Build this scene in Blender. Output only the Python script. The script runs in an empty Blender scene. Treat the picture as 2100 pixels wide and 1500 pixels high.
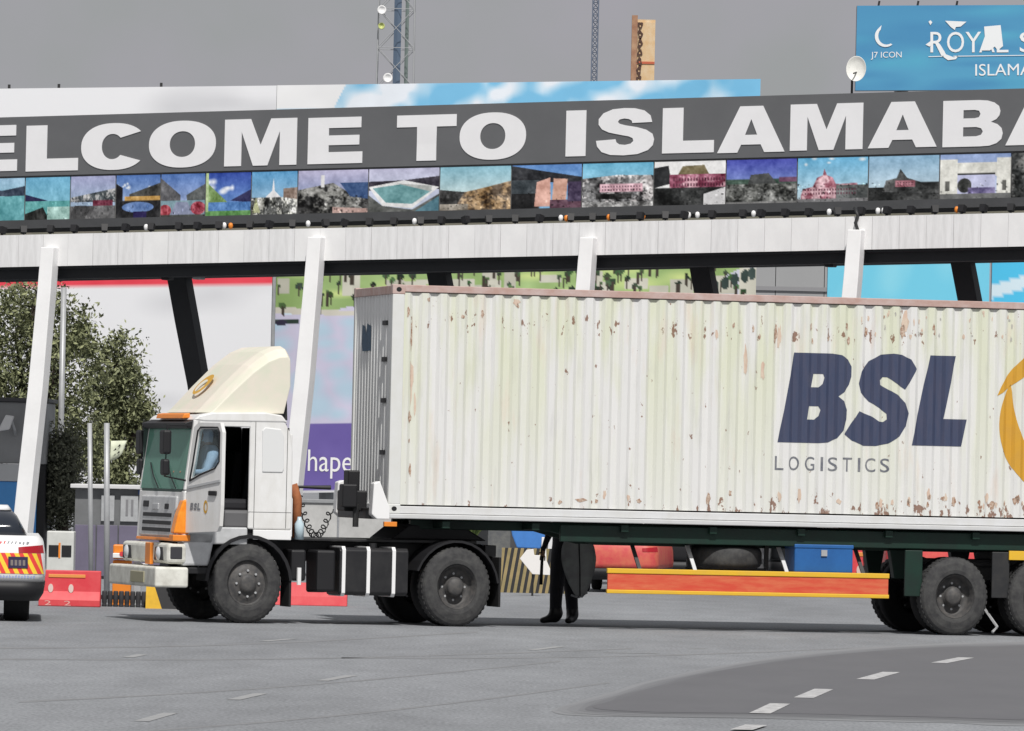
import bpy, bmesh, math, random
import numpy as np
from mathutils import Vector, Matrix
from mathutils.geometry import tessellate_polygon
random.seed(7); rng = np.random.default_rng(7)
S = bpy.context.scene
COL = S.collection
R = math.radians

# ------------------------------------------------------------------ camera
FPX, CAMH, PITCH, ROLL = 14400.0, 2.0, R(0.871), R(1.3)
CAM = np.array([0, 0, CAMH])
FW = np.array([0, math.cos(PITCH), math.sin(PITCH)]); R0 = np.array([1., 0, 0]); U0 = np.array([0, -math.sin(PITCH), math.cos(PITCH)])
EX = math.cos(ROLL)*R0 + math.sin(ROLL)*U0
EU = -math.sin(ROLL)*R0 + math.cos(ROLL)*U0
cd = bpy.data.cameras.new('camera'); cam = bpy.data.objects.new('camera', cd); COL.objects.link(cam)
cd.sensor_width = 36; cd.lens = 36*FPX/2100; cd.clip_start = 1; cd.clip_end = 6000
m = Matrix.Identity(4)
for i in range(3):
    m[i][0] = EX[i]; m[i][1] = EU[i]; m[i][2] = -FW[i]; m[i][3] = CAM[i]
cam.matrix_world = m
S.camera = cam

# ------------------------------------------------------------------ light
SUN_EL, SUN_AZ = R(52), R(9)          # azimuth: to the right of the camera's back
sun_dir = Vector((math.sin(SUN_AZ)*math.cos(SUN_EL), -math.cos(SUN_AZ)*math.cos(SUN_EL), math.sin(SUN_EL)))
ld = bpy.data.lights.new('sun', 'SUN'); ld.energy = 3.8; ld.angle = R(2.0); ld.color = (1, .97, .93)
lo = bpy.data.objects.new('sun', ld); COL.objects.link(lo)
lo.rotation_euler = sun_dir.to_track_quat('Z', 'Y').to_euler()
W = bpy.data.worlds.new('World'); S.world = W; W.use_nodes = True
nt = W.node_tree; nt.nodes.clear()
sky = nt.nodes.new('ShaderNodeTexSky'); sky.sky_type = 'NISHITA'; sky.sun_disc = False
sky.sun_elevation = SUN_EL; sky.sun_rotation = math.pi - SUN_AZ; sky.dust_density = 6; sky.air_density = 1.5
hs = nt.nodes.new('ShaderNodeHueSaturation'); hs.inputs['Saturation'].default_value = .12; hs.inputs['Value'].default_value = .5
mx = nt.nodes.new('ShaderNodeMixRGB'); mx.inputs[0].default_value = .85; mx.inputs[2].default_value = (4.1, 4.13, 4.22, 1)
bg = nt.nodes.new('ShaderNodeBackground'); bg.inputs['Strength'].default_value = .1
wo = nt.nodes.new('ShaderNodeOutputWorld')
hz = nt.nodes.new('ShaderNodeTexNoise'); hz.inputs['Scale'].default_value = 38; hz.inputs['Detail'].default_value = 4      # faint mottling of the haze, all round
hzr = nt.nodes.new('ShaderNodeMapRange'); hzr.inputs[1].default_value = .35; hzr.inputs[2].default_value = .65
hzm = nt.nodes.new('ShaderNodeMixRGB'); hzm.inputs[1].default_value = (3.85, 3.98, 4.05, 1); hzm.inputs[2].default_value = (4.2, 4.12, 4.48, 1)
tcw = nt.nodes.new('ShaderNodeTexCoord'); nt.links.new(tcw.outputs['Generated'], hz.inputs['Vector'])
nt.links.new(hz.outputs[0], hzr.inputs[0]); nt.links.new(hzr.outputs[0], hzm.inputs[0]); nt.links.new(hzm.outputs[0], mx.inputs[2])
nt.links.new(sky.outputs[0], hs.inputs['Color']); nt.links.new(hs.outputs[0], mx.inputs[1])
nt.links.new(mx.outputs[0], bg.inputs[0]); nt.links.new(bg.outputs[0], wo.inputs[0])
S.view_settings.view_transform = 'Standard'; S.view_settings.look = 'None'
S.view_settings.exposure = 0; S.view_settings.gamma = 1
S.render.engine = 'CYCLES'
S.cycles.max_bounces = 5; S.cycles.transparent_max_bounces = 8

# ------------------------------------------------------------------ helpers
def ray(px, py): return FW + EX*(px-1050)/FPX + EU*(750-py)/FPX
def atY(px, py, Y):
    d = ray(px, py); return CAM + d*(Y/d[1])
def ground(px, py):
    d = ray(px, py); return CAM - d*(CAMH/d[2])
def proj(P):
    v = np.array(P)-CAM; z = v @ FW; return 1050+FPX*(v @ EX)/z, 750-FPX*(v @ EU)/z
def gat(px, Y):
    x = 0.
    for _ in range(4):
        q = proj((x, Y, 0)); x += (px-q[0])*Y/FPX
    return x
def ppm(Y): return FPX/Y
def lin(c):
    return tuple((v/12.92 if v <= .04045 else ((v+.055)/1.055)**2.4) for v in [x/255 for x in c])

MATS = {}
def mat(name, rgb, rough=.6, metal=0., noise=0., nscale=8., rgb2=None, bump=0., stretch=None, spec=.4):
    """principled material; rgb is linear base colour; noise mixes towards rgb2"""
    if name in MATS: return MATS[name]
    M = bpy.data.materials.new(name); M.use_nodes = True; t = M.node_tree
    b = t.nodes['Principled BSDF']
    b.inputs['Base Color'].default_value = (*rgb, 1); b.inputs['Roughness'].default_value = rough
    b.inputs['Metallic'].default_value = metal; b.inputs['Specular IOR Level'].default_value = spec
    if noise > 0:
        tc = t.nodes.new('ShaderNodeTexCoord'); n = t.nodes.new('ShaderNodeTexNoise')
        n.inputs['Scale'].default_value = nscale; n.inputs['Detail'].default_value = 6; n.inputs['Roughness'].default_value = .65
        src = tc.outputs['Object']
        if stretch:
            mp = t.nodes.new('ShaderNodeMapping'); mp.inputs['Scale'].default_value = stretch
            t.links.new(src, mp.inputs[0]); src = mp.outputs[0]
        t.links.new(src, n.inputs['Vector'])
        cr = t.nodes.new('ShaderNodeMapRange'); cr.inputs[1].default_value = .38; cr.inputs[2].default_value = .66
        cr.inputs[4].default_value = noise
        t.links.new(n.outputs[0], cr.inputs[0])
        mxx = t.nodes.new('ShaderNodeMixRGB'); mxx.inputs[1].default_value = (*rgb, 1)
        mxx.inputs[2].default_value = (*(rgb2 or tuple(c*.55 for c in rgb)), 1)
        t.links.new(cr.outputs[0], mxx.inputs[0]); t.links.new(mxx.outputs[0], b.inputs['Base Color'])
        if bump > 0:
            bp = t.nodes.new('ShaderNodeBump'); bp.inputs['Strength'].default_value = bump; bp.inputs['Distance'].default_value = .02
            t.links.new(n.outputs[0], bp.inputs['Height']); t.links.new(bp.outputs[0], b.inputs['Normal'])
    MATS[name] = M; return M
def mat_print(name='printed_sheet', rough=.55):
    if name in MATS: return MATS[name]
    M = bpy.data.materials.new(name); M.use_nodes = True; t = M.node_tree
    b = t.nodes['Principled BSDF']; b.inputs['Roughness'].default_value = rough; b.inputs['Specular IOR Level'].default_value = .2
    a = t.nodes.new('ShaderNodeVertexColor'); a.layer_name = 'ink'
    t.links.new(a.outputs[0], b.inputs['Base Color'])
    MATS[name] = M; return M
def mat_glass(name, tint, gloss=.12, opacity=.35):
    if name in MATS: return MATS[name]
    M = bpy.data.materials.new(name); M.use_nodes = True; t = M.node_tree; t.nodes.clear()
    tr = t.nodes.new('ShaderNodeBsdfTransparent'); tr.inputs[0].default_value = (*tint, 1)
    df = t.nodes.new('ShaderNodeBsdfDiffuse'); df.inputs[0].default_value = (*tint, 1)
    gl = t.nodes.new('ShaderNodeBsdfGlossy'); gl.inputs['Roughness'].default_value = .05
    m1 = t.nodes.new('ShaderNodeMixShader'); m1.inputs[0].default_value = opacity
    m2 = t.nodes.new('ShaderNodeMixShader'); m2.inputs[0].default_value = gloss
    o = t.nodes.new('ShaderNodeOutputMaterial')
    t.links.new(tr.outputs[0], m1.inputs[1]); t.links.new(df.outputs[0], m1.inputs[2])
    t.links.new(m1.outputs[0], m2.inputs[1]); t.links.new(gl.outputs[0], m2.inputs[2]); t.links.new(m2.outputs[0], o.inputs[0])
    MATS[name] = M; return M

class MB:
    def __init__(s): s.v = []; s.f = []
    def add(s, vs, fs):
        k = len(s.v); s.v += [tuple(map(float, p)) for p in vs]; s.f += [tuple(i+k for i in f) for f in fs]; return s
    def box(s, x0, x1, y0, y1, z0, z1):
        return s.hexa([(x0,y0,z0),(x1,y0,z0),(x1,y1,z0),(x0,y1,z0),(x0,y0,z1),(x1,y0,z1),(x1,y1,z1),(x0,y1,z1)])
    def hexa(s, p):
        return s.add(p, [(0,3,2,1),(4,5,6,7),(0,1,5,4),(1,2,6,5),(2,3,7,6),(3,0,4,7)])
    def prism(s, poly, a, b, axis='y'):
        """poly in the two other axes (x,z for y; y,z for x; x,y for z)"""
        n = len(poly)
        def P(q, t): return {'y': (q[0], t, q[1]), 'x': (t, q[0], q[1]), 'z': (q[0], q[1], t)}[axis]
        vs = [P(q, a) for q in poly] + [P(q, b) for q in poly]
        return s.add(vs, [tuple(range(n))[::-1], tuple(range(n, 2*n))] + [(i, (i+1) % n, n+(i+1) % n, n+i) for i in range(n)])
    def tube(s, pts, r, n=8, caps=True):
        pts = [Vector(p) for p in pts]; rs = r if hasattr(r, '__len__') else [r]*len(pts)
        k = len(s.v); vs = []; fs = []
        for i, p in enumerate(pts):
            d = (pts[min(i+1, len(pts)-1)] - pts[max(i-1, 0)]).normalized()
            a = Vector((0, 0, 1)) if abs(d.z) < .9 else Vector((1, 0, 0))
            u = d.cross(a).normalized(); w = d.cross(u).normalized()
            for j in range(n):
                t = 2*math.pi*j/n; vs.append(p + (u*math.cos(t)+w*math.sin(t))*rs[i])
        for i in range(len(pts)-1):
            for j in range(n):
                a = i*n+j; b = i*n+(j+1) % n; fs.append((a, b, b+n, a+n))
        if caps: fs.append(tuple(range(n))[::-1]); fs.append(tuple(range((len(pts)-1)*n, len(pts)*n)))
        return s.add(vs, fs)
    def lathe(s, prof, n=40, center=(0, 0, 0), axis='y', sx=1.0):
        """prof: list of (radius, along axis)"""
        vs = []; fs = []; m_ = len(prof)
        for j in range(n):
            t = 2*math.pi*j/n; c, d = math.cos(t), math.sin(t)
            for r_, a in prof:
                if axis == 'y': vs.append((center[0]+r_*c*sx, center[1]+a, center[2]+r_*d))
                elif axis == 'z': vs.append((center[0]+r_*c, center[1]+r_*d, center[2]+a))
                else: vs.append((center[0]+a, center[1]+r_*c, center[2]+r_*d))
        for j in range(n):
            for i in range(m_-1):
                a = j*m_+i; b = ((j+1) % n)*m_+i; fs.append((a, a+1, b+1, b))
        return s.add(vs, fs)
    def build(s, name, material, parent=None, bevel=0., smooth=False, seg=2):
        me = bpy.data.meshes.new(name); me.from_pydata(s.v, [], s.f); me.validate()
        bm_ = bmesh.new(); bm_.from_mesh(me); bmesh.ops.recalc_face_normals(bm_, faces=bm_.faces); bm_.to_mesh(me); bm_.free()
        return link(name, me, material, parent, bevel, smooth, seg)
def link(name, me, material, parent=None, bevel=0., smooth=False, seg=2):
    o = bpy.data.objects.new(name, me); COL.objects.link(o)
    if material is not None:
        for mm in (material if isinstance(material, (list, tuple)) else [material]): me.materials.append(mm)
    if parent is not None: o.parent = parent
    if bevel:
        b = o.modifiers.new('bevel', 'BEVEL'); b.width = bevel; b.segments = seg; b.limit_method = 'ANGLE'; b.angle_limit = R(40)
    if smooth:
        for p in me.polygons: p.use_smooth = True
    return o
def copy_obj(src, parent, loc=None):
    c = src.copy(); COL.objects.link(c); c.parent = parent
    if loc is not None: c.location = loc
    return c
def tag(o, label, cat, group=None, kind=None):
    if label: o['label'] = label
    if cat: o['category'] = cat
    if group: o['group'] = group
    if kind: o['kind'] = kind
    return o
def thing(name, label, cat, loc=(0, 0, 0), rz=0., group=None):
    o = bpy.data.objects.new(name, None); COL.objects.link(o); o.empty_display_size = .3
    o.location = loc; o.rotation_euler = (0, 0, rz); return tag(o, label, cat, group)

def smooth_loop(pts, it=2):
    for _ in range(it):
        q = []
        for i in range(len(pts)):
            a, b = pts[i], pts[(i+1) % len(pts)]
            q += [(a[0]*.75+b[0]*.25, a[1]*.75+b[1]*.25), (a[0]*.25+b[0]*.75, a[1]*.25+b[1]*.75)]
        pts = q
    return pts
def flat_fill(loops):
    """2D loops with holes -> (verts2d, faces)"""
    tris = tessellate_polygon([[Vector((p[0], p[1], 0)) for p in L] for L in loops])
    return [tuple(p) for L in loops for p in L], [tuple(t) for t in tris]
def curve_to_mesh(c):
    o = bpy.data.objects.new('tmp', c); COL.objects.link(o)
    dg = bpy.context.evaluated_depsgraph_get(); me = o.evaluated_get(dg).to_mesh()
    vs = [(v.co.x, v.co.y) for v in me.vertices]; fs = [tuple(p.vertices) for p in me.polygons]
    o.evaluated_get(dg).to_mesh_clear(); bpy.data.objects.remove(o); bpy.data.curves.remove(c)
    return vs, fs
_tx = {}
def text_fill(s):
    if s in _tx: return _tx[s]
    c = bpy.data.curves.new('tmp', 'FONT'); c.body = s; c.size = 1; c.resolution_u = 4; c.fill_mode = 'FRONT'
    _tx[s] = curve_to_mesh(c); return _tx[s]
for q in list('LOGISTCROYALSWI2')+['hape', 'ISLAMABAD', 'J7 ICON']: text_fill(q)
def norm_fill(vf):
    v = np.array(vf[0]); a = v.min(0); b = v.max(0)
    return [tuple((p-a)/(b-a)) for p in v], vf[1]
def mesh_map(name, vf, fn, material, parent, thick=0.):
    me = bpy.data.meshes.new(name); me.from_pydata([tuple(map(float, fn(*p))) for p in vf[0]], [], vf[1])
    bm_ = bmesh.new(); bm_.from_mesh(me); bmesh.ops.remove_doubles(bm_, verts=bm_.verts, dist=1e-5)
    bmesh.ops.recalc_face_normals(bm_, faces=bm_.faces); bm_.to_mesh(me); bm_.free()
    o = link(name, me, material, parent)
    if thick:
        s = o.modifiers.new('thick', 'SOLIDIFY'); s.thickness = thick; s.offset = 0
    return o
def ell(cx, cy, rx, ry, n=40, p=2.0, a0=0., a1=360.):
    full = abs(a1-a0) >= 360
    q = []
    for i in range(n):
        t = R(a0+(a1-a0)*i/(n if full else n-1)); c, s_ = math.cos(t), math.sin(t)
        q.append((cx+rx*math.copysign(abs(c)**(2/p), c), cy+ry*math.copysign(abs(s_)**(2/p), s_)))
    return q
S_PTS = [(.96,.69),(.93,.83),(.82,.94),(.66,.99),(.48,1.0),(.28,.98),(.12,.9),(.04,.78),(.04,.66),(.1,.56),(.22,.49),(.4,.44),(.56,.4),(.63,.36),(.645,.3),(.6,.245),(.5,.22),(.4,.235),(.35,.28),(.335,.345),(0.0,.32),(.02,.2),(.1,.08),(.25,.015),(.48,0),(.72,.02),(.9,.1),(.98,.2),(1.0,.32),(.97,.44),(.86,.53),(.7,.59),(.5,.635),(.4,.67),(.37,.71),(.4,.76),(.48,.78),(.56,.765),(.61,.73),(.62,.68)]
def rr(x0, x1, y0, y1, rl=0., rt=.08, n=6):
    rx, ry = rt*(x1-x0), min(rt*2*(x1-x0), (y1-y0)/2)*.999
    q = [(x0, y0)]
    q += [(x1-rx+rx*math.sin(R(90*i/n)), y0+ry-ry*math.cos(R(90*i/n))) for i in range(n+1)]
    q += [(x1-rx+rx*math.cos(R(90*i/n)), y1-ry+ry*math.sin(R(90*i/n))) for i in range(n+1)]
    q += [(x0, y1)]; return q
GL = {
 'E': [[(0,0),(1,0),(1,.25),(.38,.25),(.38,.4),(.94,.4),(.94,.61),(.38,.61),(.38,.77),(.97,.77),(.97,1),(0,1)]],
 'L': [[(0,0),(1,0),(1,.27),(.4,.27),(.4,1),(0,1)]],
 'I': [[(0,0),(1,0),(1,1),(0,1)]],
 'T': [[(.34,0),(.67,0),(.67,.74),(1,.74),(1,1),(0,1),(0,.74),(.34,.74)]],
 'M': [[(0,0),(.235,0),(.235,.73),(.4,0),(.6,0),(.765,.73),(.765,0),(1,0),(1,1),(.64,1),(.5,.44),(.36,1),(0,1)]],
 'W': [[(.2,0),(.42,0),(.5,.5),(.58,0),(.8,0),(1,1),(.76,1),(.69,.45),(.6,1),(.4,1),(.31,.45),(.24,1),(0,1)]],
 'A': [[(0,0),(.33,1),(.67,1),(1,0),(.7,0),(.645,.17),(.355,.17),(.3,0)], [(.5,.72),(.41,.38),(.59,.38)]],
 'O': [ell(.5,.5,.5,.5,56,2.25), ell(.5,.5,.19,.275,36,2.1)],
 'C': [ell(.52,.5,.52,.5,44,2.25,36,324) + ell(.5,.5,.17,.27,30,2.1,318,42)],
 'S': [S_PTS],
 'B': [[(0,0)] + [(.62,0),(.78,.01),(.9,.06),(.98,.15),(1,.27),(.98,.38),(.91,.47),(.8,.525),(.89,.58),(.94,.66),(.955,.75),(.93,.86),(.85,.94),(.74,.985),(.6,1)] + [(0,1)],
       [(.34,.61),(.53,.61),(.6,.63),(.625,.7),(.6,.77),(.53,.79),(.34,.79)], [(.34,.22),(.56,.22),(.64,.25),(.67,.32),(.64,.39),(.56,.42),(.34,.42)]],
 'D': [[(0,0),(.5,0),(.75,.05),(.93,.22),(1,.5),(.93,.78),(.75,.95),(.5,1),(0,1)], [(.36,.25),(.48,.25),(.58,.32),(.62,.5),(.58,.68),(.48,.75),(.36,.75)]],
}
_gl = {}
def glyph(ch):
    if ch not in _gl: _gl[ch] = flat_fill(GL[ch])
    return _gl[ch]

# painted prints: a small raster in numpy laid on a grid as ink colours
def fractal(h, w):
    out = np.zeros((h, w)); 
    for cell, amp in ((w/5, .8), (w/11, .7), (w/24, .6), (w/50, .5)):
        gh, gw = max(2, int(h/cell)+2), max(2, int(w/cell)+2); G = rng.normal(0, 1, (gh, gw))
        yy, xx = np.meshgrid(np.linspace(0, gh-1.001, h), np.linspace(0, gw-1.001, w), indexing='ij')
        y0, x0 = yy.astype(int), xx.astype(int); fy, fx = yy-y0, xx-x0
        out += amp*(G[y0,x0]*(1-fy)*(1-fx)+G[y0+1,x0]*fy*(1-fx)+G[y0,x0+1]*(1-fy)*fx+G[y0+1,x0+1]*fy*fx)
    return out
class Paint:
    def __init__(s, w, h, top=(150,190,220), bot=None):
        s.w, s.h = w, h; s.a = np.zeros((h, w, 3)); bot = bot or top
        for y in range(h): s.a[y, :] = np.array(top)*(1-y/(h-1)) + np.array(bot)*(y/(h-1))
        s.X, s.Y = np.meshgrid((np.arange(w)+.5)/w, (np.arange(h)+.5)/h)
    def put(s, mk, c, noise=0, c2=None):
        c = np.array(c, float)
        col = np.broadcast_to(c, s.a.shape).copy()
        if c2 is not None:
            k = np.clip(fractal(s.h, s.w)*.9+.35, 0, 1)[..., None]; col = col*(1-k)+np.array(c2)*k
        if noise:
            col = col + (fractal(s.h, s.w)*noise*1.1)[..., None]
        s.a[mk] = col[mk]; return s
    def poly(s, pts, c, noise=0, c2=None):
        mk = np.zeros((s.h, s.w), bool); n = len(pts)
        for i in range(n):
            (x1, y1), (x2, y2) = pts[i], pts[(i+1) % n]
            if y1 == y2: continue
            cond = ((y1 > s.Y) != (y2 > s.Y)) & (s.X < (x2-x1)*(s.Y-y1)/(y2-y1)+x1); mk ^= cond
        return s.put(mk, c, noise, c2)
    def rect(s, x0, x1, y0, y1, c, noise=0, c2=None): return s.put((s.X >= x0) & (s.X < x1) & (s.Y >= y0) & (s.Y < y1), c, noise, c2)
    def ell(s, cx, cy, rx, ry, c, noise=0, c2=None): return s.put(((s.X-cx)/rx)**2+((s.Y-cy)/ry)**2 < 1, c, noise, c2)
    def clouds(s, y0, y1, n, c=(235,240,245), r=(.03, .09)):
        for _ in range(n):
            s.blend(rng.random(), y0+(y1-y0)*rng.random(), r[0]+(r[1]-r[0])*rng.random(), (r[0]+(r[1]-r[0])*rng.random())*.8, c)
        return s
    def blend(s, cx, cy, rx, ry, c, k=.8):
        w_ = np.clip(1-np.sqrt(((s.X-cx)/rx)**2+((s.Y-cy)/ry)**2), 0, 1)[..., None]*k*1.4
        w_ = np.clip(w_, 0, 1); s.a = s.a*(1-w_)+np.array(c)*w_; return s
def detail(P, y0=.58, n=130, amp=9, sat=.8, size=(.006, .02)):
    P.a = P.a + (fractal(P.h, P.w)*amp)[..., None]
    rr_ = random.Random(int(P.a.sum()) % 9999)
    for _ in range(n):
        cx, cy = rr_.random(), y0+(1-y0)*rr_.random(); w = rr_.uniform(*size); h = w*rr_.uniform(.6, 2.2)
        mk = (abs(P.X-cx) < w) & (abs(P.Y-cy) < h); P.a[mk] = P.a[mk]*rr_.choice((.45, .6, .7, .85, 1.15, 1.3)) + rr_.uniform(-8, 14)
    g_ = P.a.mean(2, keepdims=True); P.a = g_+(P.a-g_)*sat
    return P
def print_grid(name, P, corner, parent, albedo=.92):
    """corner(s,t): s 0..1 across, t 0..1 down -> local xyz; one vertex a raster cell, smooth ink"""
    if P.w == 192: P.a = P.a.reshape(66, 2, 96, 2, 3).mean((1, 3)); P.h, P.w = 66, 96
    h, w = P.h, P.w
    vs = [corner(x/(w-1), y/(h-1)) for y in range(h) for x in range(w)]
    fs = [(y*w+x, (y+1)*w+x, (y+1)*w+x+1, y*w+x+1) for y in range(h-1) for x in range(w-1)]
    me = bpy.data.meshes.new(name); me.from_pydata([tuple(map(float, v)) for v in vs], [], fs)
    a = me.color_attributes.new('ink', 'FLOAT_COLOR', 'POINT')
    c = np.clip(P.a, 0, 255)/255; c = np.where(c <= .04045, c/12.92, ((c+.055)/1.055)**2.4)*albedo
    flat = np.concatenate([c.reshape(-1, 3), np.ones((h*w, 1))], 1)
    a.data.foreach_set('color', flat.astype(np.float32).ravel())
    return link(name, me, mat_print(), parent)

# ------------------------------------------------------------------ common materials
WHITE = mat('white_paint', (.78,.78,.78), .45, noise=.35, nscale=3, rgb2=(.62,.62,.61))
WHITE2 = mat('clean_white_paint', (.82,.82,.82), .4)
BLACK = mat('black_plastic', (.012,.012,.014), .55)
DARK = mat('dark_steel', (.022,.023,.025), .5, noise=.5, nscale=6, rgb2=(.05,.048,.045))
GREY = mat('grey_metal', (.3,.31,.32), .5, noise=.4, nscale=4)
STEEL = mat('galvanised_steel', (.5,.51,.52), .4, .3, noise=.3, nscale=5)
RUBBER = mat('tyre_rubber', (.034,.034,.036), .8, noise=.8, nscale=9, rgb2=(.075,.075,.073), bump=.3)
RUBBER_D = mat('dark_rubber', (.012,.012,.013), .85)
ORANGE = mat('orange_plastic', (.8,.25,.03), .45, noise=.2, nscale=4)
RED = mat('red_plastic', (.62,.045,.06), .5, noise=.5, nscale=4, rgb2=(.7,.12,.12))
YELLOW = mat('yellow_paint', (.75,.45,.03), .5, noise=.3, nscale=5, rgb2=(.55,.35,.08))

# ------------------------------------------------------------------ ground
def asphalt():
    M = bpy.data.materials.new('asphalt'); M.use_nodes = True; t = M.node_tree; b = t.nodes['Principled BSDF']
    b.inputs['Roughness'].default_value = .85; b.inputs['Specular IOR Level'].default_value = .25
    tc = t.nodes.new('ShaderNodeTexCoord')
    def noise(scale, stretch, det=5):
        mp = t.nodes.new('ShaderNodeMapping'); mp.inputs['Scale'].default_value = stretch
        n = t.nodes.new('ShaderNodeTexNoise'); n.inputs['Scale'].default_value = scale; n.inputs['Detail'].default_value = det
        t.links.new(tc.outputs['Object'], mp.inputs[0]); t.links.new(mp.outputs[0], n.inputs['Vector']); return n
    a = noise(.35, (1, .16, 1)); c = noise(30, (1, .3, 1), 3); d = noise(2.2, (.9, .25, 1))
    m1 = t.nodes.new('ShaderNodeMixRGB'); m1.inputs[1].default_value = (.198,.206,.218,1); m1.inputs[2].default_value = (.246,.256,.271,1)
    r1 = t.nodes.new('ShaderNodeMapRange'); r1.inputs[1].default_value = .35; r1.inputs[2].default_value = .65
    t.links.new(a.outputs[0], r1.inputs[0]); t.links.new(r1.outputs[0], m1.inputs[0])
    m2 = t.nodes.new('ShaderNodeMixRGB'); m2.blend_type = 'OVERLAY'; m2.inputs[0].default_value = .55
    t.links.new(m1.outputs[0], m2.inputs[1]); t.links.new(c.outputs[0], m2.inputs[2])
    m3 = t.nodes.new('ShaderNodeMixRGB'); m3.blend_type = 'OVERLAY'; m3.inputs[0].default_value = .22
    t.links.new(m2.outputs[0], m3.inputs[1]); t.links.new(d.outputs[0], m3.inputs[2])
    t.links.new(m3.outputs[0], b.inputs['Base Color'])
    bp = t.nodes.new('ShaderNodeBump'); bp.inputs['Strength'].default_value = .3; bp.inputs['Distance'].default_value = .01
    t.links.new(c.outputs[0], bp.inputs['Height']); t.links.new(bp.outputs[0], b.inputs['Normal'])
    return M
road = MB().add([(-900,-60,0),(900,-60,0),(900,3500,0),(-900,3500,0)], [(0,1,2,3)]).build('road', asphalt())
tag(road, None, None, kind='structure')
def sheet(name, px, material, z, parent, it=0):
    pts = [ground(*p) for p in (smooth_loop(px, it) if it else px)]
    vf = flat_fill([[(p[0], p[1]) for p in pts]])
    return mesh_map(name, vf, lambda x, y: (x, y, z), material, parent)
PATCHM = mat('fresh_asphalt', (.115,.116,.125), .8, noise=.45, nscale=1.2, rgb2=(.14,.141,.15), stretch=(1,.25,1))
PPTS = [(1185,1456),(1260,1436),(1340,1410),(1450,1382),(1580,1360),(1720,1343),(1860,1332),(2000,1328),(2120,1326),(2300,1330),(2400,1420),(2250,1482),(2050,1479),(1900,1474),(1750,1470),(1500,1465),(1300,1464)]
PCX, PCY = 1800, 1405
MIDM = mat('worn_patch_edge', (.165,.168,.177), .8, noise=.6, nscale=1.5, rgb2=(.2,.203,.212), stretch=(1,.25,1))
MIDM2 = mat('worn_patch_rim', (.205,.209,.218), .8, noise=.6, nscale=1.5, rgb2=(.225,.229,.238), stretch=(1,.25,1))
def jit(k, a):
    q = []
    base = smooth_loop(PPTS, 1)
    for (x, y) in base: q.append((PCX+(x-PCX)*k+rng.normal(0, a), PCY+(y-PCY)*k+rng.normal(0, a*.12)))
    return q
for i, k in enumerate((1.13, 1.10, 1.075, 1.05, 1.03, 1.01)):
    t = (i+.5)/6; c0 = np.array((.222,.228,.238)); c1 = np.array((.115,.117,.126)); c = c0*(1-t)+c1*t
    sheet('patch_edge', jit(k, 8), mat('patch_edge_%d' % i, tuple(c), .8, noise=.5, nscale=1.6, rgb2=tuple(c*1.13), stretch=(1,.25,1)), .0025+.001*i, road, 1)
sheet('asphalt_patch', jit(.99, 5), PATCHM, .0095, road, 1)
# rubber tracks and sealed cracks
TRK = mat('tyre_track_dust', (.185,.188,.195), .8, noise=.9, nscale=3, rgb2=(.235,.24,.25), stretch=(.5,1,1))
for (x0, y0, x1, y1, w) in ((-60,1330,980,1296,.16),(-60,1352,1300,1330,.14),(40,1440,1150,1356,.12),(300,1500,1250,1400,.10),(700,1350,1900,1322,.12)):
    n = 26; up = []; dn = []
    for i in range(n+1):
        t = i/n; a = ground(x0+(x1-x0)*t, y0+(y1-y0)*t+10*math.sin(3.1*t)); ww = w*(.5+.5*rng.random()); up.append((a[0], a[1]+ww*2)); dn.append((a[0], a[1]-ww*2))
    mesh_map('tyre_track', flat_fill([up+dn[::-1]]), lambda x, y: (x, y, .0015), TRK, road)
LINEM = mat('worn_road_paint', (.56,.56,.56), .7, noise=.9, nscale=9, rgb2=(.24,.24,.25))
FAINT = mat('faint_road_paint', (.33,.335,.34), .8, noise=.9, nscale=5, rgb2=(.25,.255,.26))
def dash(x0, y0, x1, y1, hw, m_=LINEM, z=.013):
    a, b = ground(x0, y0), ground(x1, y1)
    d = (b-a)[:2]; n = np.array([-d[1], d[0]]); n = n/np.linalg.norm(n)*hw
    MB().add([(a[0]-n[0],a[1]-n[1],z),(a[0]+n[0],a[1]+n[1],z),(b[0]+n[0],b[1]+n[1],z),(b[0]-n[0],b[1]-n[1],z)], [(0,1,2,3)]).build('lane_dash', m_, road)
for q in [(1520,1500,1551,1490),(1558,1466,1600,1446),(1648,1434,1690,1416),(1774,1396,1828,1381),(1926,1362,1982,1351)]: dash(*q, .09)
for q in [(290,1480,350,1463),(478,1436,535,1423),(660,1397,722,1386),(1090,1334,1148,1327),(1240,1339,1350,1341),(1415,1331,1450,1331),(540,1316,600,1311),(262,1349,292,1343)]: dash(*q, .06, FAINT, .0035)

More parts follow.
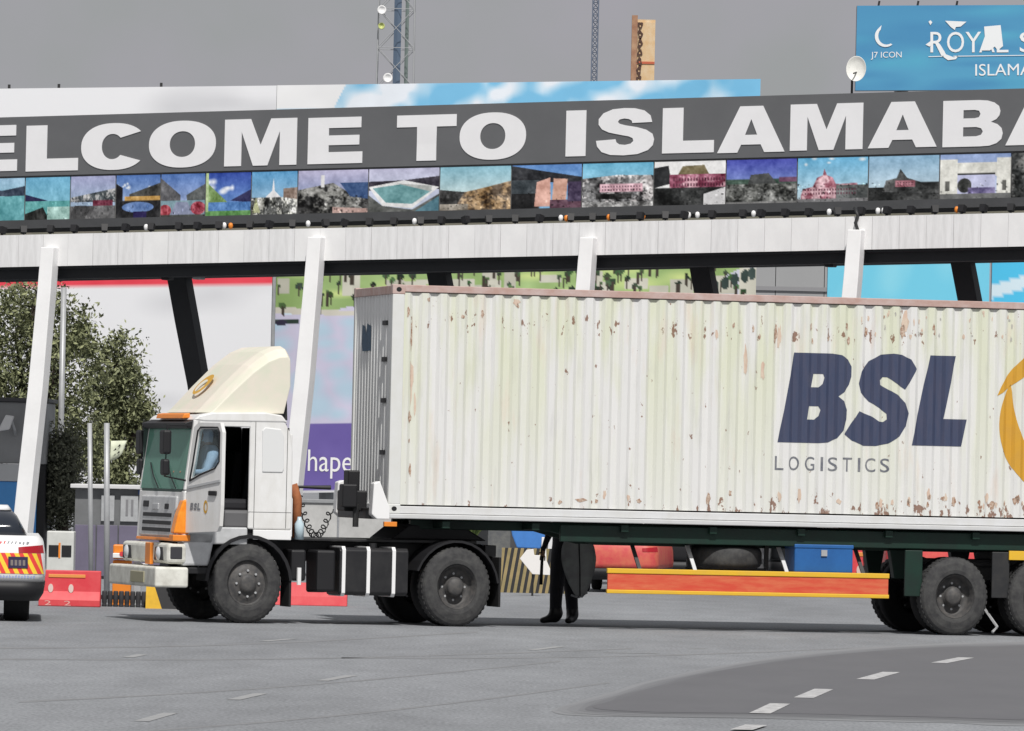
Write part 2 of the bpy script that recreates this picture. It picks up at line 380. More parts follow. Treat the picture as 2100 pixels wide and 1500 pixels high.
# ------------------------------------------------------------------ tyre, used on every vehicle
def tyre_profile(Ro, w):
    k = Ro/.51
    return [(.27*k, .02), (.30*k, -.012), (.345*k, -.018), (.43*k, -.006), (.475*k, .012), (.497*k, .035), (Ro, .07), (Ro, w-.07), (.497*k, w-.035), (.475*k, w-.012), (.43*k, w+.006), (.30*k, w), (.27*k, w-.02)]
def wheel(parent, x, y, Ro=.51, w=.29, sx=.9, front=True, dual=False, outward=-1, rim_m=None):
    """wheel lying in the x-z plane; outer face at y, body goes inwards (+y when outward=-1)"""
    g = 1 if outward == -1 else -1
    wh = MB().lathe([(r_, g*a) for r_, a in tyre_profile(Ro, w)], 48, (x, y, Ro), sx=sx)
    for j in range(44):                                       # tread lugs
        t = 2*math.pi*j/44; c, d = math.cos(t), math.sin(t); tx, tz = -d, c
        for a0, a1 in ((.05, w*.42), (w*.58, w-.05)):
            p = []
            for rad in (Ro-.01, Ro+.004):
                for (tt, aa) in ((-.02, a0), (.02, a0), (.02, a1), (-.02, a1)):
                    p.append((x+(rad*c+tt*tx)*sx, y+g*aa, Ro+rad*d+tt*tz))
            wh.hexa(p)
    o = wh.build('wheel', RUBBER, parent, smooth=False)
    for p in o.data.polygons: p.use_smooth = len(p.vertices) == 4 and p.area > .004
    if dual:
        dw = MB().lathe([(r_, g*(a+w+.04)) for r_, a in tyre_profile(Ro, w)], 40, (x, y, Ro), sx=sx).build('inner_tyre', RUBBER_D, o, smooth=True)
    k = Ro/.51
    if front: prof = [(.285*k, -.002), (.275*k, .03), (.255*k, .035), (.21*k, .0), (.17*k, -.01), (.12*k, -.012), (.118*k, -.05), (.07*k, -.06), (0.001, -.062)]
    else: prof = [(.285*k, -.004), (.27*k, .02), (.25*k, .12), (.22*k, .15), (.13*k, .155), (.125*k, .06), (.09*k, .03), (0.001, .028)]
    rm = MB().lathe([(r_, g*a) for r_, a in prof], 36, (x, y, Ro), sx=sx).build('rim', rim_m or mat('wheel_rim', (.055,.055,.057), .6, noise=.6, nscale=14, rgb2=(.13,.12,.11)), o, smooth=True)
    nb = MB()
    for j in range(8):
        t = 2*math.pi*j/8; rad = .165*k if front else .17*k
        nb.tube([(x+rad*math.cos(t)*sx, y+g*(-.03 if front else .15), Ro+rad*math.sin(t)), (x+rad*math.cos(t)*sx, y+g*(.0 if front else .165), Ro+rad*math.sin(t))], .016, 6)
    nb.build('wheel_nuts', STEEL, o)['kind'] = 'stuff'
    return o

# ------------------------------------------------------------------ tractor unit
OA = ground(505, 1279); YA = R(18)
TR = thing('truck_tractor', 'white cab-over truck tractor with cream roof deflector and open left door', 'truck', tuple(OA), YA)
LA = np.array([math.cos(YA), math.sin(YA), 0]); NA = np.array([-math.sin(YA), math.cos(YA), 0])
CABM = mat('cab_white_paint', (.78,.78,.775), .35, noise=.6, nscale=3.5, rgb2=(.62,.61,.58), stretch=(1.2,1,.6))
CREAM = mat('faded_cream_fairing', (.75,.69,.60), .55, noise=.9, nscale=2.6, rgb2=(.66,.68,.55))
SILVER = mat('silver_grey_plastic', (.56,.57,.58), .45, noise=.4, nscale=8)
XD = 2.8
for (x, fr, du) in ((0, True, False), (XD, False, True)):
    wheel(TR, x, 0, front=fr, dual=du); wheel(TR, x, 2.32, front=fr, dual=du, outward=1)
c = MB()
c.box(-.75, 3.35, .72, .8, .8, 1.06); c.box(-.75, 3.35, 1.5, 1.58, .8, 1.06)
for x in (-.6, .9, 1.6, 2.3, 3.2): c.box(x, x+.09, .8, 1.5, .84, 1.02)
c.build('chassis_frame', DARK, TR, .01)
MB().tube([(0, .25, .5), (0, 2.05, .5)], .07, 10).build('front_axle', DARK, TR, smooth=True)
c = MB(); c.tube([(XD, .3, .5), (XD, 2.0, .5)], .09, 10); c.lathe([(.001, -.2), (.2, -.1), (.24, 0), (.2, .1), (.001, .2)], 16, (XD, 1.16, .52)); c.build('drive_axle', DARK, TR, smooth=True)
# front mudguards and flaps
for y0, y1 in ((-.01, .42), (1.9, 2.33)):
    a = MB(); n = 14
    for i in range(n):
        t0, t1 = R(5+172*i/n), R(5+172*(i+1)/n)
        def q(t, r_): return (.02+r_*math.cos(t)*.92, .5+r_*math.sin(t))
        p = [q(t0, .585), q(t1, .585), q(t1, .63), q(t0, .63)]
        a.prism(p, y0, y1, 'y')
    a.build('front_mudguard', BLACK, TR)
    MB().box(.56, .59, y0+.02, y1, .22, .62).build('mud_flap', RUBBER_D, TR, .004)
    a = MB()
    for i in range(12):
        t0, t1 = R(8+150*i/12), R(8+150*(i+1)/12)
        def q2(t, r_): return (XD+r_*math.cos(t)*.92, .48+r_*math.sin(t))
        a.prism([q2(t0, .6), q2(t1, .6), q2(t1, .63), q2(t0, .63)], y0+.02, y1+.2 if y0 < 1 else y1-.02, 'y')
    a.build('rear_mudguard', BLACK, TR)
    MB().box(XD+.57, XD+.6, y0+.03, y1+.1, .26, .9).build('mud_flap', RUBBER_D, TR, .004)
# cab shell: side profile (x,z) open front door
CY0, CY1 = .03, 2.23
prof_side = [(.0, 1.2), (.58, 1.2), (.585, 1.4), (.575, 2.2), (.53, 2.45), (.44, 2.62), (.2, 2.66), (0, 2.66)]
slp = MB().prism(prof_side, CY0, CY0+.04); slp.build('sleeper_side', CABM, TR, .02)
MB().prism(prof_side, CY1-.04, CY1).build('sleeper_side', CABM, TR, .02)
MB().box(.545, .58, CY0+.045, CY1-.045, 1.2, 2.42).build('cab_rear_wall', CABM, TR, .01)
MB().box(.07, .575, CY0-.012, CY0+.02, 1.07, 1.195).build('lower_side_skirt', WHITE2, TR, .008)
# sleeper window blank (pressed panel)
a = MB(); a.prism([(.17, 1.93), (.44, 1.93), (.46, 1.97), (.45, 2.4), (.41, 2.48), (.2, 2.5), (.16, 2.46)], CY0-.012, CY0+.01); a.build('pressed_panel', mat('panel_white', (.70,.71,.71), .4), TR, .01)
for a in (((.075, 1.22), (.075, 2.6)), ((.5, 1.22), (.5, 2.5))): MB().tube([(a[0][0], CY0-.001, a[0][1]), (a[1][0], CY0-.001, a[1][1])], .004, 4).build('panel_seam', mat('seam_shadow_gap', (.1,.1,.1), .8), TR)
MB().tube([(.0, CY0-.001, 1.42), (.57, CY0-.001, 1.42)], .003, 4).build('panel_seam', MATS['seam_shadow_gap'], TR)
# roof with front brow
MB().prism([(-.74, 2.575), (-.68, 2.63), (-.5, 2.675), (.2, 2.69), (.42, 2.66), (.5, 2.56), (.45, 2.57), (-.6, 2.56)], CY0-.01, CY1+.01).build('roof', CABM, TR, .02)
# A pillars and door frame beams
for y in (CY0, CY1-.07):
    MB().hexa([(-.85,y,1.68),(-.77,y,1.68),(-.77,y+.07,1.68),(-.85,y+.07,1.68),(-.74,y,2.575),(-.65,y,2.575),(-.65,y+.07,2.575),(-.74,y+.07,2.575)]).build('a_pillar', CABM, TR, .012)
    MB().box(-.70, .01, y, y+.07, 2.5, 2.6).build('door_frame_top', CABM, TR, .01)
# far door closed
MB().box(-.79, .0, CY1-.05, CY1+.002, 1.2, 1.85).build('door', CABM, TR, .015)
MB().box(-.82, .0, CY1-.045, CY1-.03, 1.85, 2.5).build('side_glass', mat_glass('side_glass', (.12,.16,.15), .1, .5), TR)
# front panel below windshield, floor
MB().hexa([(-.88,CY0,1.02),(-.76,CY0,1.02),(-.76,CY1,1.02),(-.88,CY1,1.02),(-.85,CY0,1.68),(-.76,CY0,1.68),(-.76,CY1,1.68),(-.85,CY1,1.68)]).build('front_panel', CABM, TR, .03)
MB().box(-.8, .57, CY0+.05, CY1-.05, 1.12, 1.2).build('cab_floor', BLACK, TR, .01)
MB().box(-.79, .0, CY0+.0, CY0+.06, 1.0, 1.22).build('door_sill', SILVER, TR, .02)
MB().hexa([(-.86,CY0,.72),(-.5,CY0,.72),(-.5,CY0+.3,.72),(-.86,CY0+.3,.72),(-.84,CY0,1.16),(-.42,CY0,1.16),(-.42,CY0+.3,1.16),(-.84,CY0+.3,1.16)]).build('step_panel', SILVER, TR, .03)
MB().box(-.78, -.5, CY0-.03, CY0+.2, .62, .7).build('step', BLACK, TR, .01)
# windshield
ws = MB().hexa([(-.85,CY0+.07,1.69),(-.835,CY0+.07,1.69),(-.835,CY1-.07,1.69),(-.85,CY1-.07,1.69),(-.745,CY0+.07,2.5),(-.73,CY0+.07,2.5),(-.73,CY1-.07,2.5),(-.745,CY1-.07,2.5)])
ws.build('windshield', mat_glass('green_windscreen_glass', (.24,.50,.40), .12, .5), TR)
MB().hexa([(-.80,CY0+.05,2.46),(-.71,CY0+.05,2.46),(-.71,CY1-.05,2.46),(-.80,CY1-.05,2.46),(-.86,CY0+.05,2.53),(-.71,CY0+.05,2.58),(-.71,CY1-.05,2.58),(-.86,CY1-.05,2.53)]).build('sun_visor_band', BLACK, TR, .01)
MB().hexa([(-.8,CY0+.35,2.59),(-.7,CY0+.35,2.6),(-.7,CY1-.55,2.6),(-.8,CY1-.55,2.59),(-.78,CY0+.35,2.65),(-.7,CY0+.35,2.665),(-.7,CY1-.55,2.665),(-.78,CY1-.55,2.65)]).build('orange_visor', ORANGE, TR, .01)
for y in (CY0+.35, CY0+1.2):
    MB().tube([(-.87, y, 1.7), (-.845, y+.35, 1.86), (-.815, y+.6, 2.02)], .008, 5).build('wiper', BLACK, TR)
# dashboard, steering wheel, seats
MB().box(-.85, -.55, CY0+.1, CY1-.1, 1.45, 1.72).build('dashboard', mat('dashboard_plastic', (.04,.07,.06), .6), TR, .04)
tor = MB(); pts = [(-.42+.09*math.sin(R(t)), 1.7+.22*math.cos(R(t)), 1.8+.2*math.sin(R(t))) for t in range(0, 361, 20)]
tor.tube(pts, .018, 6); tor.tube([(-.55, 1.7, 1.62), (-.42, 1.7, 1.8)], .025, 6); tor.build('steering_wheel', mat('green_wheel_cover', (.03,.16,.09), .6), TR, smooth=True)
for y in (.28, 1.35):
    st = MB().box(-.28, .2, y, y+.55, 1.42, 1.58).build('seat', mat('seat_fabric', (.02,.02,.024), .8), TR, .05)
    MB().hexa([(.12,y,1.56),(.26,y,1.56),(.26,y+.55,1.56),(.12,y+.55,1.56),(.2,y+.06,2.2),(.32,y+.06,2.2),(.32,y+.49,2.2),(.2,y+.49,2.2)]).build('backrest', MATS['seat_fabric'], st, .04)
MB().box(-.3, .2, CY0+.06, .26, 1.2, 1.44).build('engine_cover', mat('grey_vinyl', (.12,.12,.125), .6), TR, .04)
MB().box(.50, .54, CY0+.06, CY1-.06, 1.22, 2.5).build('rear_lining', mat('black_lining', (.012,.012,.013), .9), TR)
MB().box(-.0, .49, CY1-.07, CY1-.045, 1.22, 2.5).build('side_lining', MATS['black_lining'], TR)
MB().box(-.66, .5, CY0+.06, CY1-.06, 2.52, 2.55).build('roof_lining', MATS['black_lining'], TR)
# open front-left door, hinged on the A pillar
DR = bpy.data.objects.new('door', None); COL.objects.link(DR); DR.parent = TR; DR.location = (-.80, CY0-.01, 0); DR.rotation_euler = (0, 0, -R(75))
DR['label'] = 'open left cab door, grey in its own shade, with a small emblem'
wd = .86
door = flat_fill([[(0,1.14),(.78,1.17),(.84,1.24),(wd,1.5),(wd,2.42),(.80,2.54),(.26,2.54),(.15,2.48),(.02,1.9),(0,1.7)], [(.09,1.83),(.16,2.02),(.27,2.42),(.32,2.46),(.74,2.46),(.785,2.42),(.785,2.06),(.7,1.98),(.35,1.9)]])
d_ = mesh_map('door_skin', door, lambda x, z: (x, 0, z), CABM, DR, .05)
gv = flat_fill([[(.09,1.83),(.16,2.02),(.27,2.42),(.32,2.46),(.74,2.46),(.785,2.42),(.785,2.06),(.7,1.98),(.35,1.9)]])
mesh_map('door_glass', gv, lambda x, z: (x, 0, z), mat_glass('door_glass', (.75,.82,.84), .06, .06), DR, .006)
MB().tube([(.08,-.03,1.8),(.15,-.03,2.02),(.26,-.03,2.44),(.32,-.03,2.48),(.75,-.03,2.48),(.8,-.03,2.42),(.8,-.03,2.05),(.7,-.03,1.965),(.35,-.03,1.885),(.08,-.03,1.8)], .012, 5).build('window_seal', BLACK, DR)
MB().box(.58, .76, -.055, -.02, 1.62, 1.68).build('door_handle', BLACK, DR, .012)
MB().hexa([(.02,-.04,1.69),(.84,-.04,1.79),(.84,-.02,1.79),(.02,-.02,1.69),(.02,-.034,1.73),(.84,-.034,1.83),(.84,-.02,1.83),(.02,-.02,1.73)]).build('door_crease', mat('door_shadow_trim', (.38,.39,.4), .4), DR, .006)
NAVY = mat('navy_paint', (.05,.065,.13), .5)
GOLD = mat('gold_paint', (.62,.34,.03), .5, noise=.3, nscale=6, rgb2=(.5,.3,.06))
def door_map(x0, x1, z0, z1, shear=.2):
    return lambda s, t: (x0+(x1-x0)*s+shear*(z1-z0)*t, -.03, z0+(z1-z0)*t)
for ch, x0 in (('B', .1), ('S', .19), ('L', .28)):
    mesh_map('door_emblem_letter', glyph(ch), door_map(x0, x0+.075, 1.43, 1.52), mat('grey_emblem_ink', (.2,.21,.23), .5), DR)
mesh_map('door_emblem', flat_fill([ell(.5,.5,.5,.5,24), ell(.55,.5,.28,.3,20)]), door_map(.44, .54, 1.39, 1.56, 0), GOLD, DR)
# front: grille, lamps, bumper
gx = lambda z: -.88+.04*(z-1.02)/.66
def front_strip(name, y0, y1, z0, z1, m_, out=.03, bev=.008):
    return MB().hexa([(gx(z0)-out,y0,z0),(gx(z0)+.02,y0,z0),(gx(z0)+.02,y1,z0),(gx(z0)-out,y1,z0),(gx(z1)-out,y0,z1),(gx(z1)+.02,y0,z1),(gx(z1)+.02,y1,z1),(gx(z1)-out,y1,z1)]).build(name, m_, TR, bev)
front_strip('grille_panel', .3, 2.0, 1.08, 1.6, SILVER, .035, .02)
for z in (1.14, 1.23, 1.33): front_strip('grille_slot', .45, 1.84, z, z+.05, BLACK, .042)
front_strip('grille_badge', 1.1, 1.4, 1.42, 1.5, STEEL, .05)
front_strip('grille_slot', .62, .8, 1.43, 1.5, BLACK, .045)
front_strip('grille_slot', 1.6, 1.86, 1.45, 1.53, BLACK, .045)
front_strip('orange_strip', .3, 2.05, 1.03, 1.065, ORANGE, .05)
AMB = mat('amber_lens', (.85,.25,.02), .2, noise=.5, nscale=14, rgb2=(.9,.4,.05))
for y0, y1 in ((CY0-.015, .2),):
    MB().prism([(-.98, 1.13), (-.775, 1.12), (-.775, 1.58), (-.86, 1.55), (-.93, 1.36)], y0, y1).build('indicator_lens', AMB, TR, .02)
    MB().prism([(-.99, 1.03), (-.76, 1.03), (-.76, 1.11), (-.99, 1.11)], y0-.005, y1).build('corner_reflector', ORANGE, TR, .01)
bw = mat('bumper_cream_white', (.74,.74,.68), .5, noise=.8, nscale=5, rgb2=(.48,.47,.42))
MB().box(-1.06, -.80, CY0-.02, CY1+.02, .74, 1.0).build('bumper_upper', bw, TR, .05, seg=3)
MB().box(-1.22, -.78, CY0-.05, CY1+.05, .44, .70).build('bumper', bw, TR, .03, seg=3)
for y in (.18, 1.75):
    MB().prism([(y, .78), (y+.42, .78), (y+.38, .95), (y+.05, .95)], -1.075, -1.03, 'x').build('headlight_pocket', BLACK, TR, .01)
    MB().lathe([(.09, 0), (.08, -.02), (.001, -.035)], 20, (-1.075, y+.2, .865), 'x').build('headlight', mat('lamp_glass', (.55,.57,.6), .1), TR, smooth=True)
MB().box(-1.02, -.86, CY0-.028, CY0+.0, .8, .96).build('side_lamp', mat('smoked_lens', (.05,.05,.055), .2), TR, .02)
MB().box(-1.1, -1.05, .7, .95, .72, 1.0).build('orange_marker', ORANGE, TR, .01)
MB().box(-1.235, -1.2, .5, 1.15, .49, .63).build('number_plate', mat('plate_grey', (.35,.33,.22), .5), TR, .005)
# mirrors
for y, s_, mx_ in ((-.12, 1, -.15), (2.36, -1, .2)):
    MB().tube([(-.78, y+.17*s_, 2.5), (-.98+mx_, y, 2.5), (-1.0+mx_, y, 1.85), (-.82, y+.17*s_, 1.8)], .014, 6).build('mirror_arm', BLACK, TR)
    MB().box(-1.06+mx_, -.95+mx_, y-.12, y+.1, 2.13, 2.44).build('mirror', BLACK, TR, .03)
    MB().box(-1.05+mx_, -.96+mx_, y-.1, y+.08, 1.86, 2.07).build('mirror', BLACK, TR, .03)
# roof deflector, rounded wedge lofted across
df = MB(); nY = 10
sec = [(-.72, 2.67), (-.66, 2.72), (-.38, 3.02), (-.1, 3.3), (.12, 3.47), (.28, 3.54), (.40, 3.55), (.44, 3.5), (.45, 3.1), (.36, 2.68)]
ring = []
ys = [.12, .17, .27, .45, .8, 1.16, 1.5, 1.85, 2.02, 2.1, 2.14]
for y in ys:
    e = abs(y-1.13)/1.01; sh = max(0, e-.7)/.3; k = 1-.16*sh**2
    ring.append([(x+.10+.10*sh*(.45-x), y, 2.67+(z-2.67)*k) for x, z in sec])
vs = [p for rw in ring for p in rw]; n = len(sec)
fs = [(i*n+j, i*n+(j+1) % n, (i+1)*n+(j+1) % n, (i+1)*n+j) for i in range(len(ys)-1) for j in range(n)] + [tuple(range(n))[::-1], tuple(range((len(ys)-1)*n, len(ys)*n))]
df.add(vs, fs); dfo = df.build('roof_deflector', CREAM, TR, .012)
MB().prism([(.44, 2.67), (.57, 2.6), (.55, 3.0)], .3, 1.95).build('deflector_brace', DARK, TR)
# emblem on the sloping front
def dmap(s, t):
    z = 2.9+.26*t; x = -.62+(z-2.67)*.955 - .045; return (x, .9+.5*s, z+.012)
mesh_map('deflector_emblem', flat_fill([ell(.5,.5,.5,.5,28), ell(.6,.45,.3,.3,20)]), dmap, GOLD, TR)
# rear of cab
MB().tube([(.72, .28, 1.1), (.72, .28, 1.6), (.66, .3, 1.78)], .06, 10).build('rusty_exhaust_stack', mat('rust_pipe', (.36,.13,.05), .8, noise=.7, nscale=8, rgb2=(.2,.06,.03)), TR, smooth=True)
MB().lathe([(.001, 0), (.06, 0), (.06, .2), (.03, .25), (.025, .29), (.001, .29)], 14, (.72, .16, 1.08), 'z').build('water_bottle', mat('bottle_plastic', (.5,.62,.68), .2), TR, smooth=True)
for j, (x0, y0) in enumerate(((1.05, .9),)):
    pts = []
    for i in range(110):
        t = i/109; zz = 1.62-.5*math.sin(math.pi*t*.9); a_ = i*.75
        pts.append((x0-.12+.42*t+.04*math.cos(a_), y0, zz+.04*math.sin(a_)))
    MB().tube(pts, .010, 5).build('coiled_hose', BLACK if j != 1 else RUBBER_D, TR)
MB().tube([(.86, .75, 1.06), (.86, .75, 1.75), (1.3, .75, 1.75)], .03, 8).build('hose_post', DARK, TR)
MB().box(.63, .75, .65, 1.7, 1.1, 1.35).build('air_cleaner', DARK, TR, .03)
# tank, battery box
tk = MB().prism([(.06,.42),(.1,.38),(.62,.38),(.66,.42),(.66,.95),(.62,.99),(.1,.99),(.06,.95)], 1.24, 2.16, 'x').build('fuel_tank', mat('black_tank_paint', (.018,.018,.02), .35, noise=.5, nscale=5, rgb2=(.04,.04,.04)), TR, .012)
for x in (1.27, 1.60, 1.94):
    MB().prism([(.045,.41),(.09,.365),(.63,.365),(.675,.41),(.675,.96),(.63,1.005),(.09,1.005),(.045,.96)], x, x+.045, 'x').build('tank_strap', WHITE2, tk)
MB().lathe([(.001, .06), (.05, .06), (.055, 0)], 14, (1.75, .3, .99), 'z').build('tank_cap', BLACK, tk)
MB().prism([(.1,.42),(.6,.4),(.64,.95),(.1,.95)], .95, 1.2, 'x').build('battery_box', BLACK, TR, .03)
MB().tube([(.72, .12, .5), (.72, .12, .72)], .03, 8).build('white_filter', WHITE2, TR)
MB().box(.62, .82, .15, .6, .55, .95).build('air_tank', BLACK, TR, .03)
MB().box(.6, 3.2, .45, 1.85, 1.06, 1.1).build('catwalk', DARK, TR, .01)
MB().prism([(2.1, 1.1), (2.35, 1.3), (3.05, 1.3), (3.4, 1.1)], .65, 1.65).build('fifth_wheel', BLACK, TR, .02)
MB().box(3.3, 3.45, .4, 1.9, .9, 1.05).build('rear_crossbar', DARK, TR, .01)

# ------------------------------------------------------------------ semi-trailer and container
OB = OA + LA*XD; YB = R(13)
LB = np.array([math.cos(YB), math.sin(YB), 0]); NB = np.array([-math.sin(YB), math.cos(YB), 0])
TL = thing('semi_trailer', 'skeletal semi-trailer with dark green chassis and red-yellow side guard', 'trailer', tuple(OB), YB)
TL.scale = (.987, 1, 1)
GREEN = mat('dark_green_chassis_paint', (.006,.03,.02), .5, noise=.5, nscale=3, rgb2=(.01,.012,.012))
X0, LEN, ZB, ZT = -.94, 10.75, 1.44, 4.375
WX = (6.75, 7.96, 9.17)
for x in WX:
    wheel(TL, x, -.02, Ro=.51, front=False, dual=True, sx=.9); wheel(TL, x, 2.46, Ro=.51, front=False, dual=True, outward=1, sx=.9)
    MB().tube([(x, .4, .51), (x, 2.05, .51)], .075, 10).build('axle', DARK, TL, smooth=True)
for y in (.62, 1.72):
    MB().prism([(-.5, 1.24), (1.4, 1.24), (2.0, 1.08), (X0+LEN, 1.08), (X0+LEN, 1.36), (-.5, 1.36)], y, y+.12).build('main_beam', GREEN, TL, .01)
for x in np.arange(-.2, 9.6, 1.2): MB().box(x, x+.1, .05, 2.39, 1.26, 1.35).build('cross_member', GREEN, TL, .006)
MB().box(X0+.02, X0+LEN, -.03, .07, 1.375, 1.435).build('side_rail', mat('dull_white_rail', (.6,.61,.62), .5, noise=.5, nscale=3, rgb2=(.5,.5,.48)), TL, .01)
MB().box(X0+.02, X0+LEN, 2.37, 2.47, 1.375, 1.435).build('side_rail', MATS['dull_white_rail'], TL, .01)
MB().box(1.4, X0+LEN, .12, .2, 1.12, 1.34).build('outer_beam', GREEN, TL, .01)
# front bolster with twist locks
MB().prism([(X0-.22, 1.42), (X0-.2, 1.82), (X0-.12, 1.85), (X0+.02, 1.5), (X0+.02, 1.36), (X0-.15, 1.36)], -.03, .18).build('front_bolster', WHITE2, TL, .012)
MB().prism([(X0-.22, 1.42), (X0-.2, 1.82), (X0-.12, 1.85), (X0+.02, 1.5), (X0+.02, 1.36), (X0-.15, 1.36)], 2.26, 2.47).build('front_bolster', WHITE2, TL, .012)
MB().box(X0-.2, X0-.02, .2, 2.24, 1.36, 1.5).build('front_beam', DARK, TL, .01)
for a in ((X0-.42, X0-.12, .75, 1.25, 1.45, 1.72), (X0-.36, X0-.2, .85, 1.15, 1.7, 1.98), (X0-.5, X0-.3, .5, .75, 1.5, 1.8)):
    MB().box(*a).build('headboard_box', BLACK, TL, .02)
MB().tube([(X0-.3, .6, 1.25), (X0-.3, .6, 1.55)], .04, 8).build('coupling_post', DARK, TL)
MB().box(X0-.05, X0+.12, -.02, .05, 1.27, 1.33).build('amber_marker', ORANGE, TL, .005)
# side guard
for y in (.04,):
    gd = MB().box(2.03, 5.85, y, y+.04, .515, .725).build('side_guard', mat('faded_red_board', (.62,.075,.04), .5, noise=.7, nscale=5, rgb2=(.68,.2,.09), stretch=(.5,1,3)), TL, .006)
    MB().box(2.02, 5.86, y-.012, y+.05, .725, .79).build('yellow_edge', YELLOW, gd, .008)
    MB().box(2.02, 5.86, y-.012, y+.05, .465, .515).build('yellow_edge', YELLOW, gd, .008)
    for x in (2.55, 3.3, 4.55, 5.6):
        MB().hexa([(x,y+.05,.5),(x+.05,y+.05,.5),(x+.05,y+.09,.5),(x,y+.09,.5),(x-.15,y+.3,1.1),(x-.1,y+.3,1.1),(x-.1,y+.34,1.1),(x-.15,y+.34,1.1)]).build('guard_strut', STEEL if x in (3.3, 4.55) else DARK, TL)
# spare tyre lying flat in its cradle, toolbox
sp_ = MB(); prof = [(r_*.98, a) for r_, a in tyre_profile(.5, .27)]
sp_.lathe(prof, 40, (3.76, .62, .82), 'z'); sp_.build('spare_tyre', RUBBER, TL, smooth=True)
MB().box(3.2, 4.3, .5, .56, .76, .82).build('spare_cradle', DARK, TL, .01)
for x in (3.22, 4.28): MB().box(x, x+.05, .5, .56, .8, 1.12).build('cradle_hanger', DARK, TL)
tb = MB().box(4.58, 5.38, .12, .62, .78, 1.14).build('blue_toolbox', mat('blue_box_paint', (.02,.12,.36), .5, noise=.5, nscale=4, rgb2=(.015,.08,.25)), TL, .02)
MB().box(4.575, 5.385, .11, .63, 1.1, 1.15).build('toolbox_lid', MATS['blue_box_paint'], tb, .01)
MB().box(4.94, 5.02, .1, .13, 1.0, 1.08).build('toolbox_latch', STEEL, tb)
# suspension
for y in (.55, 1.75):
    for i, x in enumerate((6.15, 7.35, 8.56, 9.7)):
        MB().prism([(x-.14, 1.1), (x+.14, 1.1), (x+.07, .72), (x-.07, .72)], y, y+.16).build('spring_hanger', GREEN if i == 0 else DARK, TL, .01)
    for x in WX:
        lf = MB()
        for k in range(5): lf.prism([(x-.52+.08*k, .7-.03*k+.08), (x, .62-.03*k), (x+.52-.08*k, .7-.03*k+.08), (x+.52-.08*k, .675-.03*k+.08), (x, .595-.03*k), (x-.52+.08*k, .675-.03*k+.08)], y+.03, y+.12)
        lf.build('leaf_spring', DARK, TL)
for x in (6.2, 7.4, 8.6): MB().box(x-.12, x+.12, .06, .1, .5, 1.1).build('mudguard_plate', GREEN if x < 7 else DARK, TL, .008)
MB().box(7.5, 7.72, .02, .05, 1.0, 1.12).build('amber_reflector', YELLOW, TL, .004)
MB().tube([(6.4, .5, .95), (9.6, .5, .95)], .05, 8).build('air_line', DARK, TL)
MB().tube([(7.25, .3, .36), (7.38, .1, .12), (7.3, .05, .05)], .02, 6).build('hanging_strap', STEEL, TL)

